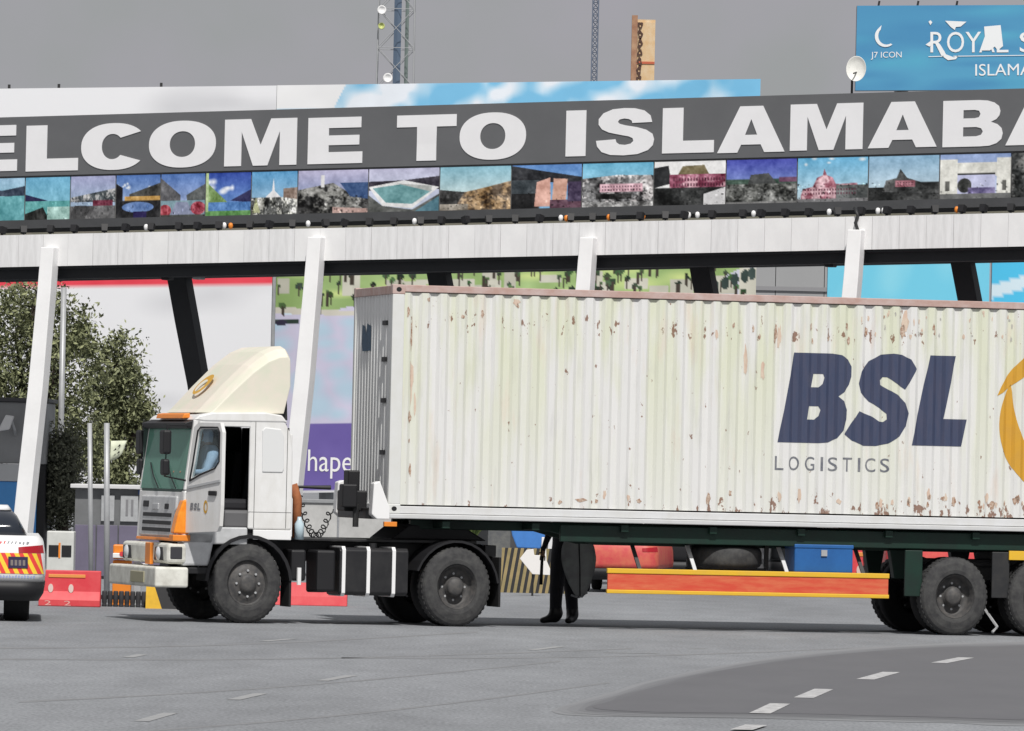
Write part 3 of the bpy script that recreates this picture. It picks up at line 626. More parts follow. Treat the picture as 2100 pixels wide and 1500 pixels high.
CT = thing('shipping_container', 'long off-white corrugated shipping container with rust stains and navy lettering on the trailer', 'container', tuple(OB + np.array([0, 0, 0])), YB)
CT.location.z = ZB; CT.scale = (.987, 1, 1)
H = ZT-ZB
PER, DEP = .245, .034
def corr(x):
    t = ((x-X0-.16)/PER) % 1.0
    if t < .30: return 0.
    if t < .48: return (t-.30)/.18*DEP
    if t < .80: return DEP
    if t < .98: return (1-(t-.80)/.18)*DEP
    return 0.
def container_mat(name, base, green, rust_amt):
    M = bpy.data.materials.new(name); M.use_nodes = True; t = M.node_tree; b = t.nodes['Principled BSDF']
    b.inputs['Roughness'].default_value = .55; b.inputs['Specular IOR Level'].default_value = .3
    tc = t.nodes.new('ShaderNodeTexCoord'); sx = t.nodes.new('ShaderNodeSeparateXYZ'); t.links.new(tc.outputs['Object'], sx.inputs[0])
    def noise(scale, st, det=6, off=0):
        mp = t.nodes.new('ShaderNodeMapping'); mp.inputs['Scale'].default_value = st; mp.inputs['Location'].default_value = (off, off, off)
        n = t.nodes.new('ShaderNodeTexNoise'); n.inputs['Scale'].default_value = scale; n.inputs['Detail'].default_value = det; n.inputs['Roughness'].default_value = .6
        t.links.new(tc.outputs['Object'], mp.inputs[0]); t.links.new(mp.outputs[0], n.inputs['Vector']); return n.outputs[0]
    def rng_(src, a, b_, c0=0., c1=1.):
        r_ = t.nodes.new('ShaderNodeMapRange'); r_.inputs[1].default_value = a; r_.inputs[2].default_value = b_; r_.inputs[3].default_value = c0; r_.inputs[4].default_value = c1
        t.links.new(src, r_.inputs[0]); return r_.outputs[0]
    def mul(a, b_, op='MULTIPLY'):
        m_ = t.nodes.new('ShaderNodeMath'); m_.operation = op; m_.use_clamp = True
        for i, q in enumerate((a, b_)):
            if isinstance(q, float): m_.inputs[i].default_value = q
            else: t.links.new(q, m_.inputs[i])
        return m_.outputs[0]
    def mix(f_, c1, c2):
        m_ = t.nodes.new('ShaderNodeMixRGB'); t.links.new(f_, m_.inputs[0])
        if isinstance(c1, tuple): m_.inputs[1].default_value = (*c1, 1)
        else: t.links.new(c1, m_.inputs[1])
        m_.inputs[2].default_value = (*c2, 1); return m_.outputs[0]
    z = sx.outputs['Z']
    gm = mul(rng_(noise(1.0, (3.2, 1, .35)), .42, .58), rng_(z, .2, 2.2, .25, .8))
    c1 = mix(gm, base, green)
    c1 = mix(mul(rng_(noise(1.4, (3, 1, .5), off=7), .6, .72), .45), c1, (.70,.56,.47))     # pinkish faded streaks
    c1 = mix(mul(rng_(noise(5, (2, 1, .25), off=3), .55, .75), .3), c1, (.42,.42,.40))      # grime runs
    low = rng_(z, .12, .40, 1.15, 0.)
    hi = mul(rng_(z, 2.3, 2.4), rng_(z, 2.5, 2.65, 1., 0.))
    right = rng_(sx.outputs['X'], 1.5, 8.0, .35, 1.25)
    band = mul(mul(low, right), mul(hi, .55), 'MAXIMUM')
    rn = noise(9, (1.3, 1, .7), 8, 11)
    thr = rng_(mul(rn, mul(band, .14), 'ADD'), .675, .70)
    c1 = mix(mul(thr, rust_amt), c1, (.20,.085,.045))
    t.links.new(c1, b.inputs['Base Color']); return M
CM = container_mat('container_paint', (.71,.71,.70), (.64,.665,.50), .85)
CG = mat('container_front_paint', (.8,.81,.81), .55, noise=.6, nscale=4, rgb2=(.66,.66,.65), stretch=(1,2,.3))
RUSTR = mat('faded_rust_rail', (.45,.30,.26), .7, noise=.8, nscale=6, rgb2=(.56,.46,.44), stretch=(.6,1,1))
def corr_side(name, y, s_, m_):
    xs = [X0+.16]; k = 0
    while True:
        base = X0+.16+k*PER
        for t in (.30, .48, .80, .98): xs.append(base+t*PER)
        k += 1
        if base+PER > X0+LEN-.2: break
    xs.append(X0+LEN-.14)
    vs = []; zs = (.115, .5, 1.0, 1.5, 2.0, 2.5, H-.1)
    for x in xs:
        for z in zs: vs.append((x, y+s_*(.012+corr(x)), z))
    n = len(zs); fs = [(i*n+j, (i+1)*n+j, (i+1)*n+j+1, i*n+j+1) for i in range(len(xs)-1) for j in range(n-1)]
    return MB().add(vs, fs).build(name, m_, CT)
corr_side('corrugated_side', 0, 1, CM); corr_side('corrugated_side', 2.44, -1, CM)
for y in (0, 2.34): 
    MB().box(X0, X0+LEN, y, y+.1, 0, .095).build('bottom_rail', mat('container_bottom_rail', (.66,.67,.68), .5, noise=.4, nscale=4, rgb2=(.55,.54,.5)), CT, .008)
    MB().box(X0+.1, X0+LEN, y+.005, y+.095, H-.09, H).build('top_rail', RUSTR, CT, .008)
    for x in (X0, X0+LEN-.16):
        MB().box(x, x+.16, y-.002, y+.102, .12, H-.12).build('corner_post', mat('container_post_paint', (.68,.69,.68), .5, noise=.4, nscale=4, rgb2=(.6,.6,.55)), CT, .01)
        for z in (0, H-.12):
            cc = MB().box(x-.005, x+.165, y-.006, y+.106, z-.002, z+.122).build('corner_casting', MATS['container_post_paint'] if z == 0 else RUSTR, CT, .01)
            MB().prism(ell(x+.08, z+.06, .035, .03, 16), y-.009, y-.004).build('casting_hole', BLACK, cc)
# front wall: vertical corrugations
vs = []; ys_ = []; n = 0
yy = .1
fv = MB(); pts = []
while yy < 2.34:
    pts += [(yy, .0), (yy+.05, 0), (yy+.09, .04), (yy+.14, .04)]; yy += .18
pts.append((2.34, .0)); pts = [p for p in pts if p[0] <= 2.34]
fv.add([(X0+.02+d, y, z) for y, d in pts for z in (.12, H-.12)], [(2*i, 2*i+1, 2*i+3, 2*i+2) for i in range(len(pts)-1)])
fv.build('front_wall', CG, CT)
MB().box(X0, X0+.1, .1, 2.34, 0, .12).build('front_sill', CG, CT, .008); MB().box(X0, X0+.1, .1, 2.34, H-.12, H-.01).build('front_header', RUSTR, CT, .008)
MB().box(X0+LEN-.1, X0+LEN-.02, .1, 2.34, .1, H-.1).build('rear_doors', CM, CT, .01)
MB().box(X0+.05, X0+LEN-.05, .1, 2.34, H-.05, H-.02).build('roof_sheet', CG, CT)
MB().box(X0+.05, X0+LEN-.05, .1, 2.34, .02, .16).build('container_floor', DARK, CT)
# blue mark and vents on the front
MB().add([(X0+.012, 1.35, 2.1), (X0+.012, 1.9, 2.1), (X0+.012, 1.95, 2.2), (X0+.012, 1.93, 2.45), (X0+.012, 1.75, 2.42), (X0+.012, 1.7, 2.32), (X0+.012, 1.62, 2.46), (X0+.012, 1.38, 2.42)], [tuple(range(8))]).build('blue_mark', mat('blue_mark_paint', (.03,.08,.14), .6, noise=.5, nscale=9), CT)
for z in (.75, 1.42, 1.95, 2.42): MB().box(X0+.0, X0+.03, .42, .62, z, z+.06).build('front_bracket', BLACK, CT)
# lettering painted on the corrugations
def decal(name, vf, fn, m_):
    me = bpy.data.meshes.new(name); P2 = [fn(*p) for p in vf[0]]
    me.from_pydata([(x, 0, z) for x, z in P2], [], vf[1])
    b_ = bmesh.new(); b_.from_mesh(me); bmesh.ops.remove_doubles(b_, verts=b_.verts, dist=1e-5)
    xs = [p[0] for p in P2]; lo_, hi_ = min(xs), max(xs)
    k = math.floor((lo_-X0-.16)/PER)
    while X0+.16+k*PER < hi_:
        for t in (0, .30, .48, .80, .98):
            x = X0+.16+(k+t)*PER
            if lo_ < x < hi_: bmesh.ops.bisect_plane(b_, geom=b_.verts[:]+b_.edges[:]+b_.faces[:], plane_co=(x, 0, 0), plane_no=(1, 0, 0))
        k += 1
    for v in b_.verts: v.co.y = .012+corr(v.co.x)-.004
    bmesh.ops.recalc_face_normals(b_, faces=b_.faces); b_.to_mesh(me); b_.free()
    return link(name, me, m_, CT)
BNAVY = mat('faded_navy_paint', (.045,.06,.115), .55, noise=.55, nscale=5, rgb2=(.075,.075,.12), stretch=(3,1,.5))
def lm(x0, x1, z0, z1, sh): return lambda s, t: (x0+(x1-x0)*s+sh*t, z0+(z1-z0)*t-ZB)
BS = [[(.0,0),(.62,0),(.78,.01),(.9,.06),(.98,.15),(1,.27),(.98,.38),(.91,.47),(.8,.525),(.89,.58),(.94,.66),(.955,.75),(.93,.86),(.85,.94),(.74,.985),(.6,1),(0,1)],
      [(.36,.62),(.47,.62),(.52,.66),(.53,.73),(.5,.77),(.36,.77)], [(.38,.26),(.5,.26),(.55,.3),(.56,.37),(.52,.41),(.38,.41)]]
SB = [(1.02,.84),(.9,.94),(.74,.99),(.58,1),(.36,.985),(.18,.91),(.08,.8),(.06,.67),(.12,.57),(.28,.48),(.5,.4),(.62,.35),(.64,.29),(.58,.26),(.5,.265),(.36,.32),(.14,.37),(-.05,.12),(.1,.05),(.3,.0),(.5,0),(.72,.03),(.9,.11),(.98,.22),(.99,.36),(.92,.47),(.78,.55),(.56,.62),(.43,.66),(.41,.71),(.46,.745),(.54,.745),(.68,.69),(.88,.615)]
decal('painted_letter', flat_fill(BS), lm(4.29, 5.17, 2.47, 3.64, .2), BNAVY)
decal('painted_letter', flat_fill([SB]), lm(5.22, 6.02, 2.45, 3.66, .16), BNAVY)
decal('painted_letter', flat_fill([[(0,0),(1,0),(1,.3),(.53,.3),(.53,1),(0,1)]]), lm(6.12, 6.80, 2.47, 3.65, .23), BNAVY)
xl = 4.26
for ch, w_ in zip('LOGISTICS', (.11,.14,.14,.035,.12,.13,.035,.13,.12)):
    decal('painted_small_letter', norm_fill(text_fill(ch)), lm(xl, xl+w_, 2.11, 2.29, 0), mat('faded_grey_lettering', (.13,.14,.17), .6, noise=.6, nscale=9, rgb2=(.3,.3,.3)))
    xl += w_+.075
# rust patches where the paint has gone
RUSTM = mat('rust_patch', (.30,.16,.10), .85, noise=1., nscale=26, rgb2=(.62,.52,.43)); RUSTL = mat('light_rust_bloom', (.60,.44,.35), .8, noise=.7, nscale=12, rgb2=(.66,.58,.47))
def cpx(px, py):
    d = ray(px, py); t = ((OB-CAM) @ NB)/(d @ NB); P = CAM+d*t-OB; return float(P @ LB)/.987, float(P[2])-ZB
def rust(px, py, w, h, m_):
    n = 11; x0, z0 = cpx(px, py); sx_, sz_ = w*.8/2/157, h*.75/2/160; loop = []
    for i in range(n):
        a = 2*math.pi*i/n; k = .55+.65*rng.random(); loop.append((x0+sx_*k*math.cos(a), min(max(z0+sz_*k*math.sin(a), .12), H-.1)))
    decal('rust_patch', flat_fill([loop]), lambda x, z: (x, z), m_)
for q in [(845,690,7,100),(841,855,10,34),(838,640,8,30),(840,905,6,14),(842,965,8,36),(990,645,10,22),(1062,628,8,14),(950,650,10,12),(880,615,9,14),(1592,685,14,50),(1505,668,8,18),(1545,675,6,24),(1560,690,6,20),(1665,670,7,22),(1668,700,6,18),(1700,695,8,16),(1738,670,8,20),(1742,700,10,22),(1778,680,10,34),(1815,650,6,10),(1853,680,18,46),(1916,672,8,20),(1192,1026,34,16),(1150,1030,10,14),(1225,1028,12,14),(1453,1022,10,34),(1498,1012,8,22),(1310,1028,14,14)]: rust(*q, RUSTM)
for q in [(845,780,10,120),(852,830,8,60),(1600,690,12,70),(1470,685,9,36),(1530,740,9,90),(1565,760,12,60),(1240,1015,8,26),(1600,1020,10,40),(1640,1015,10,46),(1290,1022,10,20),(1720,1028,14,20),(1905,1015,10,40),(1858,660,20,60),(760+300,620,20,20)]: rust(*q, RUSTL)
for _ in range(22): rust(1780+320*rng.random(), 1020+22*rng.random(), 4+12*rng.random(), 8+22*rng.random(), RUSTM if rng.random() < .65 else RUSTL)
for _ in range(30): rust(1760+330*rng.random(), 640+60*rng.random(), 3+4*rng.random(), 6+16*rng.random(), RUSTL if rng.random() < .5 else mat('grey_scuff', (.42,.41,.38), .7))
# golden round emblem: two swooshes
cxr, czr = 8.22, 2.78-ZB
def swoosh(a0, a1, r_, w0, off=(0, 0), n=30):
    o_, i_ = [], []
    for k in range(n+1):
        t = k/n; a = R(a0+(a1-a0)*t); w = w0*math.sin(math.pi*t)**.7
        o_.append((cxr+off[0]+r_*math.cos(a), czr+off[1]+r_*1.02*math.sin(a))); i_.append((cxr+off[0]+(r_-w)*math.cos(a), czr+off[1]+(r_-w)*1.02*math.sin(a)))
    return [o_+i_[::-1][1:-1]]
for sw in (swoosh(146, 290, .92, .34, (.02, 0)), swoosh(60, 160, 1.1, .25, (.1, -.02)), swoosh(190, 330, .55, .22)):
    decal('painted_emblem', flat_fill(sw), lambda x, z: (x, z), mat('gold_emblem_paint', (.62,.33,.035), .5, noise=.4, nscale=5, rgb2=(.5,.28,.06)))

# ------------------------------------------------------------------ welcome gantry over the road
PH = R(20); GX = float(atY(1050, 900, 125)[0]); SL = .030
GU = np.array([math.cos(PH), -math.sin(PH), 0]); GV = np.array([math.sin(PH), math.cos(PH), 0]); G0 = np.array([GX, 125., 0])
GT = thing('welcome_gantry', 'long white gantry over the road with charcoal WELCOME TO ISLAMABAD sign', 'gantry', tuple(G0), -PH)
def g(px, py, v=0.):
    d = ray(px, py); t = ((G0+GV*v-CAM) @ GV)/(d @ GV); P = CAM+d*t-G0; return float(P @ GU), float(P[2])
def gbox(mb, u0, u1, v0, v1, w0, w1):
    return mb.hexa([(u0,v0,w0+SL*u0),(u1,v0,w0+SL*u1),(u1,v1,w0+SL*u1),(u0,v1,w0+SL*u0),(u0,v0,w1+SL*u0),(u1,v0,w1+SL*u1),(u1,v1,w1+SL*u1),(u0,v1,w1+SL*u0)])
UL, UR = -13.2, 12.6
CHAR = mat('charcoal_sign_face', (.105,.108,.114), .6, noise=.5, nscale=.9, rgb2=(.13,.133,.14))
gbox(MB(), UL, UR, 0, .35, 7.50, 8.585).build('sign_board', CHAR, GT)
gbox(MB(), UL, UR, .06, .35, 6.60, 7.498).build('picture_backing', mat('backing_grey', (.2,.2,.2), .7), GT)
LETM = mat('sign_letter_white', (.76,.76,.775), .5, noise=.3, nscale=2, rgb2=(.66,.66,.67))
LET = [('W',-272,-92,352,258),('E',-76,35,352,258),('L',53,160,351,257),('C',166,294,349,253),('O',305,442,344,248),('M',460,608,340,244),('E',631,743,336,241),('T',813,935,330,236),('O',942,1078,328,231),('I',1160,1201,321,227),('S',1222,1341,319,222),('L',1358,1464,314,221),('A',1471,1609,313,218),('M',1620,1769,308,213),('A',1780,1921,303,209),('B',1933,2056,301,206),('A',2062,2202,297,201),('D',2214,2346,293,198)]
for ch, x0, x1, yb, yt in LET:
    ua, wa = g(x0, yb); ub, _ = g(x1, yb); _, wt = g((x0+x1)/2, yt); _, wb = g((x0+x1)/2, yb); um = (ua+ub)/2
    mesh_map('sign_letter', glyph(ch), lambda s, t: (ua+(ub-ua)*s, -.008, wb+(wt-wb)*t+SL*((ua+(ub-ua)*s)-um)), LETM, GT, .012)
# picture panels
def P_(top, bot=None): return Paint(192, 132, top, bot)
pics = []
a = P_((150,200,235),(90,160,180)); a.poly([(0,.25),(.5,.3),(1,.2),(1,.45),(0,.4)], (45,60,85), 10).poly([(0,.45),(1,.42),(1,1),(0,1)], (80,170,180), 8); pics.append(a)
a = P_((90,180,225),(130,205,225)); a.poly([(0,.4),(.5,.55),(0,.62)], (35,35,85)).rect(0,1,.56,1,(80,175,175),8).poly([(0,.85),(.4,.7),(.55,1),(0,1)], (30,32,30),12).rect(.5,1,.7,1,(150,200,190),14); pics.append(a)
a = P_((160,165,215),(150,190,215)); a.poly([(0,.5),(1,.3),(1,.62),(0,.6)], (60,70,75),22,(180,180,180)).rect(.5,.95,.57,.72,(120,35,60),15).rect(0,1,.7,1,(110,110,112),14).poly([(0,.9),(.1,.68),(.5,.7),(.3,1),(0,1)], (70,70,72),8); pics.append(a)
a = P_((60,110,200),(180,200,225)); a.clouds(.1,.4,8); a.poly([(0,.2),(.15,.3),(.15,.9),(0,.9)], (25,25,30)).poly([(.3,.45),(1,.2),(1,.55),(.3,.52)], (70,70,65),12).rect(.2,1,.5,.6,(205,150,60),12).rect(0,1,.6,1,(35,35,38),8).ell(.5,.75,.36,.12,(90,130,200),10).rect(.4,.7,.85,1,(40,30,95)); pics.append(a)
a = P_((70,120,210),(190,200,235)); a.poly([(0,.1),(.45,.5),(.45,.65),(0,.65)], (105,105,110),10).poly([(1,.25),(.58,.5),(.6,.65),(1,.65)], (95,100,100),10).rect(0,1,.62,1,(120,160,175),10).poly([(.35,.65),(.6,.65),(.8,1),(.2,1)], (130,140,175)).ell(.1,.85,.14,.14,(190,60,75),25).ell(.85,.8,.17,.15,(185,60,80),25).rect(0,1,.95,1,(70,75,70)); pics.append(a)
a = P_((35,70,190),(110,170,235)); a.clouds(.2,.5,9,(235,240,250),(.06,.14)); a.poly([(0,.2),(.5,.7),(0,.75)], (130,170,90),14).poly([(.55,.65),(1,.4),(1,.7)], (40,40,95)).rect(0,1,.68,.9,(70,130,210),10).rect(0,1,.88,1,(95,165,80),12).rect(0,.06,0,.9,(190,220,150),10); pics.append(a)
a = P_((70,160,225),(170,200,225)); a.poly([(.3,.6),(.45,.45),(.48,.15),(.51,.45),(.65,.6)], (235,235,238)).rect(0,1,.6,1,(70,72,70),35,(210,210,200)).poly([(.7,.4),(1,.38),(1,.65),(.7,.6)], (150,125,110),15).poly([(.02,.95),(.1,.6),(.2,.95)], (190,195,140)); pics.append(a)
a = P_((190,185,225),(90,120,175)); a.poly([(0,.45),(.5,.3),(.7,.5),(1,.6),(1,1),(0,1)], (45,45,45),26,(150,150,145)).rect(.33,.38,.12,.4,(225,225,225)).poly([(.6,.3),(1,.3),(1,.68),(.75,.62)], (55,90,150),8).poly([(.5,.85),(1,.9),(1,1),(.5,1)], (190,150,140),15); pics.append(a)
a = P_((190,190,225),(185,200,225)); a.poly([(0,.3),(.5,.28),(1,.2),(1,.5),(0,.5)], (55,50,65),14).poly([(0,.42),(.5,.28),(1,.45),(.62,.92),(.2,.85)], (225,225,225)).poly([(.06,.45),(.5,.36),(.9,.52),(.62,.82),(.25,.78)], (95,160,165),8).poly([(.4,.35),(.9,.42),(.88,.55)], (170,175,172),8).poly([(0,.6),(.2,.85),(.62,.95),(1,.6),(1,1),(0,1)], (95,98,95),14).poly([(.65,1),(1,.65),(1,1)], (75,130,150)); pics.append(a)
a = P_((130,200,225),(215,220,210)); a.poly([(0,.55),(.3,.6),(.6,.5),(1,.35),(1,1),(0,1)], (200,160,110),22,(110,90,70)).poly([(0,.52),(.35,.58),(.25,.85),(0,.9)], (70,70,70),16).rect(0,.4,.85,1,(150,140,125),16); pics.append(a)
a = P_((80,140,225),(110,180,230)); a.poly([(0,.02),(.45,.15),(1,.3),(1,.45),(0,.35)], (40,42,48),10).rect(0,.4,.35,1,(55,65,72),8).rect(0,.38,.65,1,(28,28,30)).poly([(.36,.4),(.55,.3),(.57,.95),(.33,.95)], (225,160,140),8).poly([(.6,.32),(.8,.34),(.78,.85),(.58,.85)], (225,165,140),8).rect(.55,1,.8,1,(115,75,95),14).rect(.8,1,.4,.85,(75,60,95),14); pics.append(a)
a = P_((90,190,235),(170,215,235)); a.poly([(0,.35),(.5,.28),(1,.3),(1,1),(0,1)], (90,90,92),42,(205,200,200)).rect(.25,.85,.48,.66,(215,160,175),22).rect(.2,.7,.7,.82,(45,45,45),20).rect(.0,1,.88,1,(160,160,160),35); pics.append(a)
a = P_((240,240,240)); a.poly([(0,.15),(.2,.1),(.25,.5),(0,.6)], (40,42,45)).poly([(.3,.4),(.4,.12),(.7,.1),(.8,.4)], (130,115,75),10).rect(.22,1,.3,.62,(150,60,90),24,(210,150,165)).rect(0,1,.6,1,(50,52,52),16).poly([(.7,.75),(1,.6),(1,1),(.7,1)], (220,220,222)); pics.append(a)
a = P_((60,70,200),(150,190,235)); a.rect(0,1,.45,.6,(45,75,60),12).poly([(.3,.6),(.35,.35),(.6,.32),(.72,.55)], (75,78,78),10).rect(0,1,.55,1,(120,122,118),35,(70,72,70)).rect(.75,1,.42,.52,(110,60,95),12).rect(0,1,.95,1,(130,130,130)); pics.append(a)
a = P_((85,185,240),(200,225,235)); a.clouds(.0,.5,5); a.poly([(.05,.85),(.08,.7),(.22,.65),(.28,.45),(.36,.4),(.38,.25),(.42,.4),(.5,.45),(.55,.6),(.85,.58),(.88,.9),(.05,.95)], (145,60,80),26,(210,160,170)).rect(.55,1,.62,.95,(90,95,95),16).rect(0,1,.92,1,(125,125,128)); pics.append(a)
a = P_((130,185,225),(195,215,225)); a.rect(0,1,.7,1,(40,42,42),12).poly([(.2,.8),(.25,.55),(.4,.5),(.45,.3),(.55,.5),(.75,.6),(1,.6),(1,.85)], (70,72,72),16).rect(.38,.66,.55,.7,(160,85,100),20); pics.append(a)
a = P_((140,170,230),(200,210,240)); a.rect(0,.25,.12,.9,(225,225,215),8).rect(.25,.8,.2,.5,(222,222,212),8).rect(.8,1,.1,.9,(225,225,215),8).rect(.25,.78,.45,.88,(190,195,235)).ell(.35,.7,.1,.16,(60,62,60),12).rect(.4,.78,.75,.88,(120,110,165),18).rect(0,1,.88,1,(110,112,112)).rect(.25,.78,.43,.47,(60,60,60)).rect(.08,.14,.6,.82,(90,90,85)).rect(.88,.94,.6,.82,(90,90,85)); pics.append(a)
a = P_((70,75,80),(60,62,62)); a.rect(0,1,0,1,(60,63,63),24,(130,130,128)); pics.append(a)
for k, (x0, x1, y0, y1, c_) in {11: (.27,.83,.49,.65,(120,80,95)), 12: (.26,.98,.33,.6,(90,35,55)), 14: (.1,.84,.66,.84,(95,35,55)), 15: (.4,.64,.57,.68,(100,50,62)), 2: (.05,.48,.5,.6,(60,62,70))}.items():
    nx = int((x1-x0)*26)
    for i in range(nx):
        for r_ in range(2): yb_ = y0+(y1-y0)*(.2+.45*r_); pics[k].rect(x0+(x1-x0)*(i+.25)/nx, x0+(x1-x0)*(i+.7)/nx, yb_, yb_+(y1-y0)*.25, c_, 10)
xb = [-45,50,143,236,328,420,514,609,754,900,1047,1192,1339,1487,1633,1779,1925,2072,2218]
for i, p in enumerate(pics):
    detail(p, .6 if i != 4 else .8, (0,20,90,20,30,10,130,150,0,120,40,160,90,140,90,90,40,160)[i], 9, .72, (.004,.014))
    xa, xc = xb[i], xb[i+1]; yt = lambda x: 368-.0245*x; 
    ua = g(xa, 400)[0]; ub = g(xc, 400)[0]
    wt_, wb_ = 7.47, 6.69
    o = print_grid('picture_panel', p, lambda s, t: (ua+.012+(ub-ua-.024)*s, .045-.0*t, wt_+(wb_-wt_)*t+SL*(ua+(ub-ua)*s)), GT)
    sd = o.modifiers.new('thick', 'SOLIDIFY'); sd.thickness = .02; sd.offset = 1
gbox(MB(), UL, UR, -.05, .35, 6.535, 6.69).build('lower_rail', mat('dark_rail_paint', (.06,.062,.066), .6, noise=.4, nscale=2), GT)
# ledge, fascia panels, soffit
gbox(MB(), UL, UR, -.86, .35, 6.33, 6.365).build('ledge', GREY, GT)
gbox(MB(), UL, UR, .06, .099, 6.366, 6.465).build('painted_lit_ledge', mat('ledge_light_cream', (.66,.60,.48), .7, noise=.8, nscale=2.5, rgb2=(.5,.5,.36)), GT)  # cream colour paints in the lit ledge top showing between the floodlights
gbox(MB(), UL, UR, .1, .35, 6.365, 6.533).build('rail_backing', MATS['dark_rail_paint'], GT)
FASC = mat('weathered_white_cladding', (.76,.76,.765), .5, noise=.8, nscale=2.2, rgb2=(.55,.55,.55), stretch=(3,1,.35))
FASC2 = mat('cleaner_white_cladding', (.79,.79,.79), .5, noise=.6, nscale=1.6, rgb2=(.64,.64,.645), stretch=(1,1,.6))
gbox(MB(), UL, UR, -.86, .3, 5.83, 6.33).build('fascia_core', mat('core_grey', (.25,.25,.25), .8), GT)
fw = .49; m0 = gbox(MB(), 0, fw-.005, -.9, -.865, 5.80, 6.38)
pan = None; u = UL; k = 0
while u < UR-.2:
    if pan is None:
        pan = m0.build('fascia_panel', FASC, GT); o = pan
        pan2 = gbox(MB(), 0, fw-.005, -.9, -.865, 5.80, 6.38).build('fascia_panel', FASC2, GT); pan2.location = (UL+fw, 0, SL*(UL+fw)); pan.location = (u, 0, SL*u)
    elif k != 1:
        o = copy_obj(pan if rng.random() < .6 else pan2, GT, (u, rng.normal(0, .004), SL*u))
    u += fw; k += 1
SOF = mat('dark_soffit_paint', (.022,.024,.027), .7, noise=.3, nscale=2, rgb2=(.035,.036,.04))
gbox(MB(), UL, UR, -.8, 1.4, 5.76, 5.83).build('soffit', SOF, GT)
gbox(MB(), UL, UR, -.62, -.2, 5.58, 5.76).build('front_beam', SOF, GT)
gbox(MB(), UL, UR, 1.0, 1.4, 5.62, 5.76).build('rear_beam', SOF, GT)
gbox(MB(), UL, UR, .35, 1.4, 5.83, 6.3).build('canopy_box', mat('canopy_grey', (.4,.4,.4), .7), GT)
# floodlights along the ledge
fl = MB().hexa([(-.05,-.06,.03),(.05,-.06,.03),(.05,.05,.0),(-.05,.05,.0),(-.06,-.02,.15),(.06,-.02,.15),(.06,.08,.12),(-.06,.08,.12)]); fl.box(-.015,.015,-.02,.02,-.02,.03)
flb = fl.build('floodlight', BLACK, GT); first = True
fl2 = MB().lathe([(.001,0),(.035,.02),(.045,.07),(.03,.11),(.001,.12)], 10, (0,0,0), 'z'); flw = fl2.build('floodlight_bulb', WHITE2, GT, smooth=True); fw_first = True
flo = fl2.build('floodlight_bulb', ORANGE, GT, smooth=True); flo_first = True
for i in range(-2, 44):
    px = 5+50.3*i + rng.normal(0, 5); uu = g(px, 460, -.7)[0]; loc = (uu, -.72, 6.405+SL*uu)
    if first: flb.location = loc; first = False
    else:
        copy_obj(flb, GT, loc).rotation_euler = (0, 0, rng.normal(0, .4))
for px in (152,300,460,632,1150,1165,1412,1430,1545,1700,1715,1800,1812,850):
    uu = g(px, 455, -.6)[0]; loc = (uu, -.6, 6.42+SL*uu)
    if fw_first: flw.location = loc; fw_first = False
    else: copy_obj(flw, GT, loc)
for px in (475,1005,1163,1250,1320,1963):
    uu = g(px, 455, -.6)[0]; loc = (uu, -.64, 6.41+SL*uu)
    if flo_first: flo.location = loc; flo_first = False
    else: copy_obj(flo, GT, loc)
# leaning columns
def column(name, pts_px, v, wid, dep, m_, first=None):
    mb = MB(); secs = []
    for (px, py), w_ in zip(pts_px, wid):
        u_, z_ = g(px, py, v); secs.append((u_, z_, w_))
    base = secs[0][0]
    vs = []
    for u_, z_, w_ in secs:
        vs += [(u_-base-w_/2, v-dep/2, z_), (u_-base+w_/2, v-dep/2, z_), (u_-base+w_/2, v+dep/2, z_), (u_-base-w_/2, v+dep/2, z_)]
    fs = [(0,1,2,3)]
    for i in range(len(secs)-1):
        for j in range(4): a_ = i*4+j; b_ = i*4+(j+1) % 4; fs.append((a_, b_, b_+4, a_+4))
    L = len(secs)*4; fs.append((L-4, L-3, L-2, L-1))
    mb.add(vs, fs); o = mb.build(name, m_, GT, .012); o.location = (base, 0, 0); return o
CW = mat('white_column_paint', (.9,.9,.9), .45, noise=.15, nscale=2)
c1 = column('front_column', [(103,508),(96,600),(78,800),(58,980),(38,1172)], -1.0, [.25,.265,.29,.30,.31], .28, CW)
for px, py in ((650,487),(1208,488),(1757,472),(2310,460)):
    uu = g(px, py, -1.0)[0]; copy_obj(c1, GT, (uu, 0, g(px, py, -1.0)[1]-g(103,508,-1.0)[1]))
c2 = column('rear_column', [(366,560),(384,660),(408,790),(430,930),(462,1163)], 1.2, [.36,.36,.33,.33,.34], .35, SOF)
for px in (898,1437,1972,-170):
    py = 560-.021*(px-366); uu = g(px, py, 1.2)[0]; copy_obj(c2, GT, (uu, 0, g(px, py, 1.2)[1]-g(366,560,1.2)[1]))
# small hanging cameras under the soffit
for px in (404, 1700, 340):
    uu = g(px, 585, -.3)[0]; q = g(px, 568-.02*px, -.3)[1]
    MB().box(uu-.08, uu+.08, -.35, -.1, q-.12, q+.02).build('soffit_lamp', BLACK if px != 404 else GREY, GT, .02)
for px, py, pl in ((1757, 455, 50),):
    uu, ww = g(px, py, -.95)
    MB().tube([(uu-.05,-.93,ww+.25),(uu+.02,-.95,ww+.1),(uu-.02,-.96,ww-.02),(uu+.05,-.98,ww-.2)], .03, 6).build('loose_cable', DARK, GT, smooth=True)

